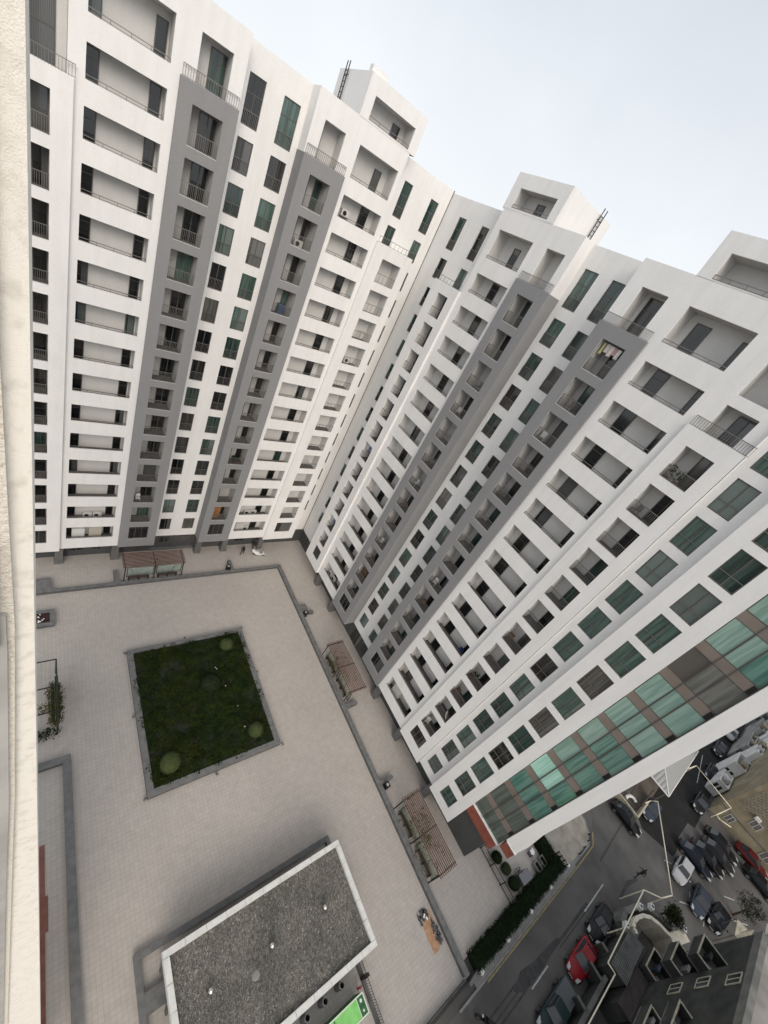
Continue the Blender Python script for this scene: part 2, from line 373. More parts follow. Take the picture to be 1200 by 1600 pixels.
# ---------------------------------------------------------------- left wing (faces the camera)
LL = thing('apartment_block', 'warm white apartment block on the left with two grey bays, behind the far pergola', 'apartment building', (0, 40.7, 0), 0, 'white apartment wings round the courtyard')
rl = 51.62
colsL = [
 dict(kind='bay', s=(-2.4,1.62), op=(-1.4,.5), top=44.3, dep=-.3, col='white', doors=[(-1.25,.45)], upop=(-2.1,1.28), uptop=49.5, updoors=[(-1.9,.75)], k0=1, rail=(-2.,1.7), wts=(7,3,.4,.4,0)),
 dict(kind='wide', s=(1.62,7.15), op=(2.17,6.54), doors=[(2.18,2.92),(5.72,6.42)]),
 dict(kind='bay', s=(7.15,11.05), op=(8.08,10.12), top=47.42, dep=-.22, col='grey', doors=[(8.9,10.1)], rside=1, rrec=1, updoors=[(9.0,10.1)]),
 dict(kind='flat', s=(11.05,16.36), d=DD, split=[13.7], wins=[(11.72,13.0,range(-1,14)),(14.45,15.85,range(-1,14))], lo=2.43, hi=.2),
 dict(kind='bay', s=(16.36,20.33), op=(17.3,19.25), top=47.42, dep=-.22, col='grey', doors=[(17.35,17.98)], extra_dark_doors=[(18.55,19.22)], lside=1, lrec=1, upop=(17.4,19.36), updoors=[(17.45,18.0)]),
 dict(kind='wide', s=(20.33,25.66), op=(20.85,25.22), doors=[(23.6,24.55)]),
 dict(kind='flat', s=(25.66,33.36), d=DD, split=[29.6], wins=[(27.2,28.3,(-1,0)),(30.9,32.05,range(-1,13))], rails=True, lo=2.3, hi=.25, wts=(2,2,4,4,1)),
]
W, mats = make_wing(LL, 1, 46.30, 2.92, rl, colsL)
sideq(W, 25.66, 0, DD, 44.2, rl)
# white projecting bay beside the corner
def plain_bay(root, W, s0, s1, a0, a1, top, dep, L0, zb0, k0, doors, rail):
    ops = [(a0, a1, L0-13*P-2.0, L0-13*P-.08)]
    for i in range(k0, 13):
        o = (a0, a1, L0-P*i-2.3, L0-P*i-.05); ops.append(o); loggia(W, *o, dep, 1.4, o[2]-.15)
        link('railing', rail_mesh(a1-a0, .9, .5), root, (a0, dep+.05, o[2]))
        for x0, x1 in doors: put_window(root, x0, dep+1.37, o[2]-.15, x1-x0, 2.3, 1, None, (6,3,0,1,0), name='balcony_door')
    reveal(W, *ops[0], dep, .14); put_window(root, a0, dep+.14, ops[0][2], a1-a0, ops[0][3]-ops[0][2], 3, None, (4,4,0,1,1))
    strip(W, s0, s1, zb0-.08, top, dep, ops)
    sideq(W, s0, dep, DD, zb0-.08, top); sideq(W, s1, dep, DD, zb0-.08, top); topq(W, s0, s1, dep, DD, top)
    W.face([(s0,dep,zb0-.08),(s1,dep,zb0-.08),(s1,DD+.1,zb0-.08),(s0,DD+.1,zb0-.08)], 3)
    link('terrace_railing', rail_mesh(rail[1]-rail[0], .55, .5), root, (rail[0], dep+.08, top))
plain_bay(LL, W, 25.66, 30.48, 26.95, 29.45, 44.35, -.3, 46.30, 2.75, 1, [(26.98,27.4)], (25.75,30.4))
sideq(W, -2.4, 0, 8, 2.9, rl)
W.build('wall', mats, LL)
roof_tower(LL, 19.96, 26.25, rl-.02, 54.4, 6., (20.83,25.33,51.74,53.3), (23.9,24.75), -1, chim=True)
b = MB(); b.box(-2.4, DD+.1, -.3, 33.9, 8., 2.95, 0); b.build('ground_floor', M['base'], LL)
b = MB()
for s0, s1 in ((11.05,16.36),): b.box(s0, DD+.02, 0, s1, DD+.098, .55)
b.build('plinth', M['column'], LL)
for x in (1.24, 6.7, 16.5, 20.1, 25.6):
    b = MB(); w_ = .75; b.box(x, .42, .5, x+w_, 1.1, 2.86); b.box(x-.04, .36, 0, x+w_+.04, 1.14, .5); b.build('column', M['column'], LL)
for x, w_ in ((2.6,1.3),(4.8,.9),(8.3,1.4),(12.0,1.3),(14.4,1.5),(17.6,1.4),(22.2,1.5),(27.2,1.6)):
    zz = 1.5 if 11 < x < 16 else .9
    put_window(LL, x, DD+.06, zz, w_, 2.6-zz-.1, 2, None, (5,3,0,0,2))
b = MB()   # dark joint in the inner corner
b.box(33.2, DD-.03, 2.8, 33.28, DD+.02, rl+.05); b.build('joint_strip', M['black'], LL)

# ---------------------------------------------------------------- right wing
RR = thing('apartment_block', 'cool white apartment block on the right with a green glass strip at its end', 'apartment building', (31.9, 0, 0), -PI/2, 'white apartment wings round the courtyard')
rr = 51.48
colsR = [
 dict(kind='flat', s=(-42.2,-33.0), d=DD, split=[-37.9], wins=[(-39.85,-38.6,range(-1,13)),(-36.15,-34.97,(-1,0))], lo=2.3, hi=.25, wts=(3,2,3,4,0)),
 dict(kind='wide', s=(-33.0,-27.45), op=(-32.25,-27.93), doors=[(-30.9,-29.95)]),
 dict(kind='bay', s=(-27.45,-23.54), op=(-26.48,-24.5), top=47.1, dep=-.22, col='grey', doors=[(-24.95,-24.52)], extra_dark_doors=[(-26.2,-25.3)], rside=1, rrec=1, upop=(-26.35,-24.33), updoors=[(-24.75,-24.36)]),
 dict(kind='flat', s=(-23.54,-18.3), d=DD, split=[-20.9], wins=[(-23.03,-21.66,range(-1,14)),(-20.35,-18.95,range(-1,14))], lo=2.43, hi=.25),
 dict(kind='bay', s=(-18.3,-14.3), op=(-17.2,-15.22), top=47.1, dep=-.22, col='grey', doors=[(-16.6,-15.25)], lside=1, lrec=1, upop=(-17.19,-15.17), updoors=[(-16.85,-15.4)], wts=(6,3,1,3,0)),
 dict(kind='wide', s=(-14.3,-8.75), op=(-13.67,-9.35), doors=[(-13.1,-12.1),(-10.1,-9.5)]),
 dict(kind='bay', s=(-8.75,-5.1), op=(-7.88,-6.0), top=44.15, dep=-.2, col='white', doors=[(-7.0,-5.85)], upop=(-7.87,-5.94), uptop=46.05, k0=1, rail=(-8.7,-5.0), updoors=[(-7.2,-5.96)], wts=(3,2,2,3,1), extra=[(-7.87,-5.94,46.75,49.2)]),
 dict(kind='flat', s=(-5.1,-2.58), d=.3, wins=[(-4.62,-3.22,range(-1,14))], lo=2.36, hi=.02, rails=False, wts=(1,1,5,4,1)),
 dict(kind='flat', s=(-2.58,.8), d=-.2, wins=[(-1.68,-.15,range(-1,14))], lo=2.45, hi=-.02, rails=False, wts=(1,1,5,4,1)),
]
W, mats = make_wing(RR, 1, 46.10, 2.72, rr, colsR)
plain_bay(RR, W, -37.1, -33.0, -35.75, -34.05, 43.98, -.3, 46.10, 2.6, 1, [(-35.72,-35.2)], (-37.,-33.05))
sideq(W, -33.0, 0, DD, 43.9, rr); sideq(W, -5.1, -.2, .3, 2.6, rr); sideq(W, -2.58, -.2, .3, 2.57, rr); sideq(W, .8, -.2, 1.5, 2.57, rr)
W.build('wall', mats, RR)
roof_tower(RR, -33.25, -27.05, rr-.02, 54.2, 6.9, (-32.27,-27.93,51.64,53.14), (-30.9,-30.0), 1)
roof_tower(RR, -14.6, -7.2, rr-.02, 54.1, 6.9, (-13.67,-8.6,51.55,53.05), (-9.6,-8.8), 1)
for s0, s1 in ((-1.68,-.15),(-4.62,-3.22)):      # slim sill rails inside the big end windows
    pass
b = MB(); b.box(-42.4, DD+.1, -.3, 3.95, 8., 2.75); b.box(-.9, DD+.105, 2.75, 3.95, 8., 4.6); b.build('ground_floor', M['base'], RR)
for s in (-33.2, -28.25, -14.55, -9.2, -2.9):
    b = MB(); b.box(s, .42, .5, s+.7, 1.1, 2.62); b.box(s-.04, .36, 0, s+.74, 1.14, .5); b.build('column', M['column'], RR)
for s, w_ in ((-40.5,1.6),(-31.6,1.6),(-26.3,1.5),(-22.9,1.9),(-20.3,1.2),(-12.8,1.6),(-7.3,1.5)):
    put_window(RR, s, DD+.06, .2 if s == -22.9 else .9, w_, 2.3 if s == -22.9 else 1.6, 2, None, (5,3,0,0,2))
# glass stair strip beyond the last white bay
st = MB(); GD = .58
st.box(.8, GD+.1, 6.7, 4.33, 7.5, rr+.3)
sg = st.build('stair_glazing', M['frame'], RR)
edges = [.83, 2.08, 3.0, 4.33]
tops = [34.09+P*j for j in range(-8, 6)]
for T in tops:
    b = MB(); b.box(.82, GD, T-.72, 4.33, GD+.09, T); b.build('spandrel', M['brown'], sg); b = MB(); b.box(4.02, GD-.02, T-.7, 4.32, GD-.002, T-.02); b.build('black_gap', M['black'], sg)  # black plate over the spandrel end beside the fin
    zlo = T; zhi = T+P-.72
    for i in range(3):
        b = MB(); b.box(edges[i]+.05, GD+.04, zlo+.05, edges[i+1]-.05, GD+.08, zhi-.05)
        mt = GLT[2] if T < 10 else random.choice([GLT[0],GLT[0],GLT[0],GLT[1]])
        if T > 30: mt = random.choice([GLT[3], GLT[1], GLT[0], GLT[1]])
        elif T > 24: mt = random.choice([GLT[1], GLT[1], GLT[0]])
        if abs(T-15.57) < .1 and i < 2: mt = GLT[4]  # lit look of these panes is put into a brighter glass colour
        pn = b.build('pane', mt, sg); pn.rotation_euler = (random.gauss(0,.0006), 0, random.gauss(0,.0012))
for i in range(3):
    b = MB(); b.box(edges[i]+.05, GD+.04, 6.75, edges[i+1]-.05, GD+.08, tops[0]-.77); b.build('pane', GLT[2], sg)
b = MB()
for e in edges[1:3]: b.box(e-.035, GD-.03, 6.7, e+.035, GD-.003, rr)
b.box(edges[3]-.05, GD-.03, 6.7, edges[3]+.0, GD-.003, rr)
b.build('mullion', M['frame'], sg)
b = MB(); b.box(4.34, .42, 8.25, 5.3, 3.2, rr+.6); b.build('end_fin', M['white'], RR)
b = MB(); b.loft([[(5.302,.45,8.25),(5.5,.45,8.35),(5.52,.45,10.2),(5.302,.45,12.5)],[(5.302,3.1,8.25),(5.5,3.1,8.35),(5.52,3.1,10.2),(5.302,3.1,12.5)]]); b.build('end_fin_foot', M['white'], RR)
for s0, s1, z0, z1, d0 in ((.82,4.3,5.3,6.68,.45),(4.45,5.5,7.0,8.2,.42)):
    b = MB(); b.box(s0, d0, z0, s1, 1.7, z1); c = b.build('canopy_fascia', M['red'], RR)
    b = MB(); b.box(s0, d0-.05, z1, s1+.05, 1.7, z1+.1); b.build('canopy_edge', M['trim'], c)

# ---------------------------------------------------------------- the block the picture is taken from
OWN = thing('apartment_block', 'bright cream rough plastered wall edge running down the left border of the photo', 'apartment building', (0, 1.2, 0))
M['cream'] = noisemat('cream_render', (.7,.66,.585), (.86,.82,.745), 22., .95, .45, 260., lo=.28, hi=.5, detail=9); M['cream'].node_tree.nodes['Bump'].inputs['Distance'].default_value = .006
M['rough'] = noisemat('rough_tan_render', (.62,.55,.45), (.8,.75,.66), 60., .95, .7, 150., lo=.3, hi=.55); M['rough'].node_tree.nodes['Bump'].inputs['Distance'].default_value = .012
b = MB(); b.box(-1.4, 0, 0, -.0175, .5, 53.); b.build('wall', M['cream'], OWN)
def taper_slab(prof, y0, y1, xl):
    b = MB(); b.loft([[(xl,y0,z),(x,y0,z),(x,y1,z),(xl,y1,z)] for z, x in prof]); return b
b = taper_slab([(0,-1.1),(20,-.85),(33.4,-.4),(40.2,-.167),(41.95,-.106),(43.4,-.07),(53,-.0715)], -.03, -.001, -1.4); b.build('render_edge', M['rough'], OWN)
b = taper_slab([(0,-1.15),(20,-.9),(33.6,-.44),(40.2,-.197),(41.95,-.128),(43.3,-.092),(43.5,-.09)], -.05, -.031, -1.3); b.build('downpipe_cover', noisemat('pale_grey_sheet', (.36,.355,.33), (.46,.45,.42), 3., .6), OWN)
b = MB(); b.box(-1.2, -.075, 43.35, -.112, -.051, 43.85); b.build('window_frame', noisemat('brown_timber', (.06,.04,.03), (.1,.07,.05), 8.), OWN)
b = MB(); b.box(-7., .6, -.3, -1.41, 9., 53.); b.build('main_wall', M['cream'], OWN)
exec_rest = True

# ---------------------------------------------------------------- ground, paving, road
def paving():
    m, nt, b = newmat('courtyard_pavers')
    br = nt.nodes.new('ShaderNodeTexBrick'); br.offset = 0.0; br.squash = 1.0
    br.inputs['Scale'].default_value = 1.0; br.inputs['Brick Width'].default_value = .31; br.inputs['Row Height'].default_value = .31
    br.inputs['Mortar Size'].default_value = .011; br.inputs['Mortar Smooth'].default_value = .4
    br.inputs['Color1'].default_value = (.455,.424,.394,1); br.inputs['Color2'].default_value = (.485,.451,.419,1); br.inputs['Mortar'].default_value = (.355,.325,.298,1)
    # slightly wobbly joints
    g = nt.nodes.new('ShaderNodeNewGeometry'); wn = nd(nt, 'ShaderNodeTexNoise', Scale=.5, Detail=2.); nt.links.new(g.outputs['Position'], wn.inputs['Vector'])
    sc = nd(nt, 'ShaderNodeVectorMath', operation='SCALE'); sc.inputs['Scale'].default_value = .12; nt.links.new(wn.outputs['Color'], sc.inputs[0])
    ad = nd(nt, 'ShaderNodeVectorMath', operation='ADD'); nt.links.new(g.outputs['Position'], ad.inputs[0]); nt.links.new(sc.outputs[0], ad.inputs[1]); nt.links.new(ad.outputs[0], br.inputs['Vector'])
    n = nd(nt, 'ShaderNodeTexNoise', Scale=.16, Detail=7., Roughness=.6); nt.links.new(g.outputs['Position'], n.inputs['Vector'])
    r = ramp(nt, n.outputs['Fac'], [(.3,(.93,.925,.92)),(.5,(.985,.98,.975)),(.7,(1.04,1.03,1.02))])
    n2 = nd(nt, 'ShaderNodeTexNoise', Scale=1.7, Detail=5.); nt.links.new(g.outputs['Position'], n2.inputs['Vector'])
    r2 = ramp(nt, n2.outputs['Fac'], [(.3,(.92,.91,.9)),(.65,(1,1,1))])
    src = br.outputs['Color']
    for x in (r, r2):
        a = nt.nodes.new('ShaderNodeMix'); a.data_type='RGBA'; a.blend_type='MULTIPLY'; a.inputs['Factor'].default_value=1
        nt.links.new(src, a.inputs[6]); nt.links.new(x.outputs[0], a.inputs[7]); src = a.outputs[2]
    nt.links.new(src, b.inputs['Base Color']); b.inputs['Roughness'].default_value=.85; b.inputs['Specular IOR Level'].default_value=.25
    return m
M['paver'] = paving()
M['asphalt'] = noisemat('old_asphalt', (.078,.074,.07), (.118,.113,.107), .35, .9, .3, 60., detail=9)
M['asphalt_new'] = noisemat('fresh_black_asphalt', (.006,.006,.0065), (.013,.0125,.0125), .6, .9, .3, 60., detail=8)
M['earth'] = noisemat('city_ground', (.09,.085,.08), (.14,.13,.12), .12, .95)
M['kerb'] = noisemat('kerb_concrete', (.2,.19,.18), (.28,.27,.255), 1.5, .9)
M['slab'] = noisemat('pavement_slabs', (.2,.195,.185), (.27,.262,.25), 1.2, .9)
M['beige'] = noisemat('beige_concrete_apron', (.28,.245,.2), (.42,.38,.32), .7, .9, detail=8)
M['dkstone'] = noisemat('dark_kerb_stone', (.075,.076,.077), (.115,.116,.117), 2., .7)
M['dktop'] = noisemat('grey_wall_cap', (.125,.125,.125), (.175,.175,.172), 2., .75)
M['yellow'] = noisemat('worn_yellow_paint', (.2,.165,.085), (.36,.29,.12), 5., .8)
M['wpaint'] = noisemat('worn_white_paint', (.3,.29,.28), (.55,.54,.52), 6., .8)

def sheet(name, poly, z, mat):
    b = MB(); b.face([(x, y, z) for x, y in poly]); o = b.build(name, mat); return struct(o)
sheet('ground', [(-500,-500),(600,-500),(600,500),(-500,500)], -.12, M['earth'])
b = MB(); b.prism([(-7,-10.2),(28.3,-10.2),(28.3,-4),(28.3,-9.4),(44.6,-9.4),(44.6,9),(34.5,9),(34.5,42.8),(-7,42.8)][0:0] or [(-7,-10.2),(28.3,-10.2),(28.3,-9.3),(44.4,-9.3),(44.4,20),(60,20),(60,44),(-7,44)], -.5, 0); struct(b.build('courtyard_paving', M['paver']))
sheet('road', [(-60,-30),(140,-30),(140,-8),(100,60),(54.5,60),(54.5,-9.5),(51.6,-10.9),(50.8,-11.1),(-60,-11.1)], -.1, M['asphalt'])
b = MB(); b.prism([(28.3,-11.12),(50.4,-11.12),(51.6,-10.6),(52.6,-9.2),(52.9,-7.),(44.4,-7.),(44.4,-9.35),(44.85,-10.45),(28.3,-10.45)], -.4, .03); struct(b.build('pavement', M['slab']))
b = MB(); b.prism([(44.46,-9.3),(44.9,-10.5),(46.6,-10.75),(50.4,-10.85),(51.4,-10.4),(52.3,-9.1),(52.6,-7.),(52.6,20),(44.46,20)], .0, .05); struct(b.build('concrete_apron', M['beige']))
b = MB(); b.box(26,-11.3,-.3,46.5,-11.13,.06); struct(b.build('kerb', M['kerb']))
b = MB(); b.box(29.6,-11.52,-.099,47.2,-11.40,-.094); b.face([(47.2,-11.4,-.096),(47.2,-11.52,-.096),(51.2,-11.45,-.096),(52.6,-10.6,-.096),(52.4,-10.5,-.096),(51.1,-11.32,-.096)]); struct(b.build('yellow_line', M['yellow']))
b = MB()
for x0, x1 in ((24.6,28.2),(33.4,36.2),(44.0,48.8)): b.box(x0,-14.15,-.099,x1,-14.03,-.094)
struct(b.build('lane_marking', M['wpaint']))
b = MB()
for p, q in (((58.2,-20.6),(66.3,-27.2)),((61.0,-21.1),(59.2,-21.6)),((60.8,-17.6),(61.6,-18.4)),((59.0,-23.4),(60.2,-23.2)),((66.2,-24.2),(67.5,-25.3)),((88.5,-15.4),(80.5,-16.6))):
    v = Vector((q[0]-p[0], q[1]-p[1])); n = Vector((-v.y, v.x)).normalized()*.06
    b.face([(p[0]+n.x,p[1]+n.y,-.092),(p[0]-n.x,p[1]-n.y,-.092),(q[0]-n.x,q[1]-n.y,-.092),(q[0]+n.x,q[1]+n.y,-.092)])
struct(b.build('parking_marking', M['wpaint']))
sheet('fresh_asphalt', [(62.7,-18.2),(62.3,-16.9),(61.2,-14.2),(62.5,-12.6),(72,-12.8),(108,-12.0),(112,-18.6),(83.2,-18.8),(76.2,-18.8),(71.3,-18.85),(70.7,-17.9),(66.8,-17.8),(64.2,-18.3)], -.095, M['asphalt_new'])
b = MB(); pts = [(31.5,-13.2),(33.2,-12.75),(35.0,-13.1),(37.4,-13.3),(38.8,-13.45),(39.6,-13.9),(37.6,-13.85),(35.6,-13.95),(33.6,-13.9),(32.4,-13.75)]
b.face([(x,y,-.096) for x,y in pts])
for x0,x1,y0,y1 in ((38.8,45.,-13.9,-13.65),(38.6,45.2,-14.15,-14.02),(25.,32.6,-13.0,-12.86),(24.,32.,-13.4,-13.28),(25,33.,-13.8,-13.64)): b.face([(x0,y0,-.0962),(x1,y0-.1,-.0962),(x1,y1-.1,-.0962),(x0,y1,-.0962)])
b.face([(50.5,-12.6,-.096),(58.4,-12.2,-.096),(58.4,-12.35,-.096),(50.5,-12.85,-.096)]); b.face([(49.9,-15.8,-.096),(52.5,-15.6,-.096),(54.3,-16.3,-.096),(54.2,-16.5,-.096),(52.,-15.95,-.096),(50.2,-16.1,-.096)])
struct(b.build('tar_patch', noisemat('tar_seal', (.03,.029,.029), (.055,.053,.052), 1.5, .75)))

# ---------------------------------------------------------------- low dark walls of the courtyard
kw = thing('low_wall', 'long low dark grey wall edging the square paved area along both white wings', 'wall', (27.8, 36.9, 0))
def off(o, p): o.location = (-p[0], -p[1], -p[2]); return o
def wallrun(parent, x0, y0, x1, y1, h, name='wall_run'):
    b = MB(); b.box(x0, y0, 0, x1, y1, h-.07, 0); e = .02; b.box(x0-e, y0-e, h-.068, x1+e, y1+e, h, 1)
    return off(b.build(name, [M['dkstone'], M['dktop']], parent), parent.location)
wallrun(kw, -3., 36.75, 28.0, 37.1, .45); wallrun(kw, 27.5, -9.98, 28.0, 36.74, .45)
wallrun(kw, -3., 37.12, .87, 38.7, .46); wallrun(kw, 28.02, 28.1, 29.0, 29.35, .46)
for x0, y0, x1, y1 in ((6.76,37.12,7.17,38.95),(20.5,37.12,20.92,38.85),(28.02,13.95,29.6,14.35),(28.02,5.3,29.6,5.62),(28.98,27.75,29.65,28.1)):
    wallrun(kw, x0, y0, x1, y1, .5, 'wall_stub')
def ring(parent, x0, y0, x1, y1, t, h):
    for r in ((x0,y0,x1,y0+t),(x0,y1-t,x1,y1),(x0,y0+t+.03,x0+t,y1-t-.03),(x1-t,y0+t+.03,x1,y1-t-.03)): wallrun(parent, *r, h)
lw = thing('low_wall', 'low grey wall strip with an L corner at the left beside the cream building edge', 'wall', (1.7, 18., 0))
wallrun(lw, -4, 18.3, 1.93, 18.85, .42); wallrun(lw, 1.4, -3, 1.95, 18.27, .42)
rd = MB(); rd.box(-4, 3.3, 0, .2, 13., .04); rd.box(.201, 7.8, 0, .36, 9.8, .04); tag(rd.build('red_paving_strip', noisemat('red_tiles', (.19,.075,.055), (.26,.11,.085), 1.2, .8)), 'red tiled strip on the paving at the left, inside the grey L shaped low wall', 'paving strip')

# litter bins by the wall stubs
def bin_(x, y, label):
    t = thing('litter_bin', label, 'litter bin', (x, y, 0), 0, 'litter bins along the low wall')
    b = MB(); b.obox((0,0,0), (.5,.5,.72), mi=0); b.obox((0,0,.72), (.56,.56,.08)); bevel(b.build('body', M['black'], t))
    b = MB(); b.lathe([(.001,0),(.17,0),(.17,.02),(.12,.03),(.001,.03)], (0,0,.8), 12); b.build('lid', M['steel'], t)
bin_(20.2, 37.5, 'black litter bin by the far low wall, between the slatted pergola and the white scooter')
bin_(28.3, 27.75, 'black litter bin at the notch of the right hand low wall, nearest the inner corner')
bin_(28.4, 4.95, 'black litter bin at the wall stub just before the longest pergola')

# ---------------------------------------------------------------- raised bed
def leafmat(name, c1, c2, scale=6.):
    m = noisemat(name, c1, c2, scale, .85, .6, 25., lo=.3, hi=.7, spec=.04); return m
bed = thing('raised_bed', 'square raised planting bed with a grey concrete rim in the middle of the courtyard', 'planter', (13., 20.5, 0))
ring(bed, 6.95, 13.1, 19.15, 27.6, .5, .5)
b = MB(); b.box(7.4, 13.6, 0, 18.7, 27.1, .4); off(b.build('soil', noisemat('soil', (.007,.01,.004), (.018,.024,.009), 3., .95), bed), bed.location)
gm = leafmat('ground_cover_leaves', (.010,.018,.005), (.034,.052,.013), 1.1)
gm2 = leafmat('ground_cover_leaves_warm', (.018,.026,.006), (.048,.058,.015), 1.4)
gm3 = leafmat('ground_cover_leaves_deep', (.007,.016,.006), (.024,.044,.014), 1.4)
verts, faces, mi = [], [], []
clumps = []
for i in range(860):
    cx, cy = random.uniform(7.5,18.6), random.uniform(13.7,27.0); r = random.uniform(.25,.7); clumps.append((cx,cy,r))
def leafcards(cx, cy, cz, rx, ry, rz, n, s0, s1, verts, faces, top_only=True, flat=.6):
    for _ in range(n):
        a = random.uniform(0, 2*PI); u = random.uniform(0 if top_only else -1, 1); k = math.sqrt(max(0,1-u*u)); q = random.uniform(.75, 1.05)
        nx, ny, nz = k*math.cos(a), k*math.sin(a), u
        p = Vector((cx+rx*q*nx, cy+ry*q*ny, cz+rz*q*nz)); s = random.uniform(s0, s1)
        n_ = (Vector((nx,ny,nz*1.2+flat))+Vector((random.gauss(0,.45),random.gauss(0,.45),random.gauss(0,.3)))).normalized()
        t = n_.orthogonal().normalized(); t.rotate(Matrix.Rotation(random.uniform(0,6.28),3,n_)); w_ = n_.cross(t)
        k0 = len(verts); verts += [tuple(p-t*s), tuple(p+w_*s*.5+n_*s*.15), tuple(p+t*s), tuple(p-w_*s*.5+n_*s*.15)]; faces.append((k0,k0+1,k0+2,k0+3))
for cx, cy, r in clumps:
    k = len(faces); leafcards(cx, cy, .36, r, r, r*random.uniform(.35,.75), int(95*r*r)+26, .05, .12, verts, faces)
    t = random.choice([0,0,0,1,2,2]) if cx > 12 else random.choice([0,0,1,1,2]); mi += [t]*(len(faces)-k)
me = bpy.data.meshes.new('ground_cover'); me.from_pydata(verts, [], faces)
for m in (gm, gm2, gm3): me.materials.append(m)
me.polygons.foreach_set('material_index', mi)
gc = link('ground_cover', me); gc['kind'] = 'stuff'; gc['label'] = 'dark green ground cover filling the square raised bed'; gc['category'] = 'ground cover'
def bush(x, y, r, label, col, dens=1., z=.35, h=1., group=None, name='topiary_bush'):
    v, f = [], []
    leafcards(0, 0, r*.62*h, r, r, r*.8*h, int(1500*dens), .035, .07, v, f, False, .1)
    me = bpy.data.meshes.new('foliage'); me.from_pydata(v, [], f); me.materials.append(col)
    t = thing(name, label, 'bush', (x, y, z), random.uniform(0,6), group)
    link('foliage', me, t)
    b = MB(); b.lathe([(.001,-.25*r),(r*.55,.0),(r*.88,r*.45*h),(r*.9,r*.75*h),(r*.6,r*1.2*h),(.001,r*1.36*h)], (0,0,0), 14); b.build('inner_foliage', col, t, smooth=True)
    b = MB(); b.bar((0,0,-.05),(0,0,.25),.06); b.build('stem', M['earth'], t)
    return t
tm = leafmat('clipped_bush_leaves', (.05,.065,.024), (.085,.105,.045), 9.)
bush(16.75, 25.55, .8, 'round clipped bush in the far right corner of the square bed', tm, group='clipped bushes in the bed')
bush(17.0, 15.15, .8, 'round clipped bush in the near right corner of the square bed', tm, group='clipped bushes in the bed')
bush(8.95, 15.05, .95, 'largest round clipped bush, in the near left corner of the square bed', tm, group='clipped bushes in the bed')
bush(14.1, 21.6, 1.15, 'dark low spreading shrub in the centre of the square bed', leafmat('dark_shrub_leaves', (.012,.017,.009), (.03,.04,.02), 6.), 1.4, .22, .5, name='dark_shrub')
for i, (x, y, l) in enumerate(((19.35,27.75,'far right corner'),(12.7,27.8,'middle of the far side'),(19.35,21.5,'middle of the right side'),(19.4,13.0,'near right corner'),(12.6,12.85,'middle of the near side'),(6.8,13.2,'near left corner'),(6.75,20.5,'middle of the left side'),(6.75,27.5,'far left corner'))):
    t = thing('garden_spotlight', 'small spike spotlight outside the bed rim at the %s' % l, 'garden light', (x, y, 0), random.uniform(0,6), 'spotlights round the square bed')
    b = MB(); b.bar((0,0,0),(0,0,.22),.03); b.build('spike', M['dktop'], t); b = MB(); b.bar((-.1,0,.22),(.16,0,.36),.08,8,r2=.1); b.build('lamp_head', M['column'], t)
wt = plain('white_petal', (.8,.8,.78), .6)
for i, (x, y) in enumerate(((14.9,23.1),(15.0,22.9),(16.0,18.2),(16.1,15.9),(15.4,20.7))):
    b = MB(); b.obox((0,0,0), (.1,.08,.04), rz=i, taper=.6); o = b.build('white_flower', wt, None, (x, y, .72)); tag(o, 'tiny white flower head among the dark ground cover of the bed', 'flower', 'white flowers in the bed')
# small planter with white flowers
pl = thing('flower_planter', 'small rectangular grey planter with white flowers over dark red soil at the left edge', 'planter', (.2, 33.4, 0))
ring(pl, -2.5, 32.4, 1.1, 34.4, .35, .4)
b = MB(); b.box(-2.1, 32.8, 0, .7, 34.0, .3); off(b.build('soil', noisemat('red_mulch', (.02,.008,.006), (.05,.02,.015), 5., .9), pl), pl.location)
b = MB()
for i in range(26): b.obox((random.uniform(-1.8,.4), random.uniform(32.9,33.9), .34+random.uniform(0,.15)), (.16,.1,.05), rz=random.uniform(0,3), taper=.5)
off(b.build('flowers', wt, pl), pl.location)

# ---------------------------------------------------------------- pergolas, benches, vines
M['slat'] = noisemat('red_brown_wood', (.09,.036,.024), (.15,.066,.047), 4., .6)
M['bench'] = noisemat('dark_bench_wood', (.045,.03,.025), (.085,.055,.045), 4., .6)
vm = leafmat('vine_leaves', (.03,.04,.012), (.085,.095,.03), 3.); vmo = leafmat('vine_leaves_autumn', (.06,.03,.012), (.12,.075,.03), 3.)
def pergola(x, y, rz, L, label, nslat):
    """local: x along the wall, y outwards over the bench"""
    t = thing('pergola', label, 'pergola', (x, y, 0), rz, 'slatted pergolas over benches')
    for i in range(3):
        b = MB(); px = L*i/2; b.bar((px,0,0),(px,.12,2.35),.06,8); b.obox((px,0,0),(.42,.3,.12)); b.build('post', M['black'], t)
        b = MB(); b.box(px-.04,-.1,2.36,px+.04,2.4,2.48); b.build('beam', M['black'], t)
    for i in range(nslat):
        yy = .05+2.2*i/(nslat-1); b = MB(); b.box(-.25, yy-.03, 2.485, L+.25, yy+.03, 2.56); b.build('slat', M['slat'], t)
    return t
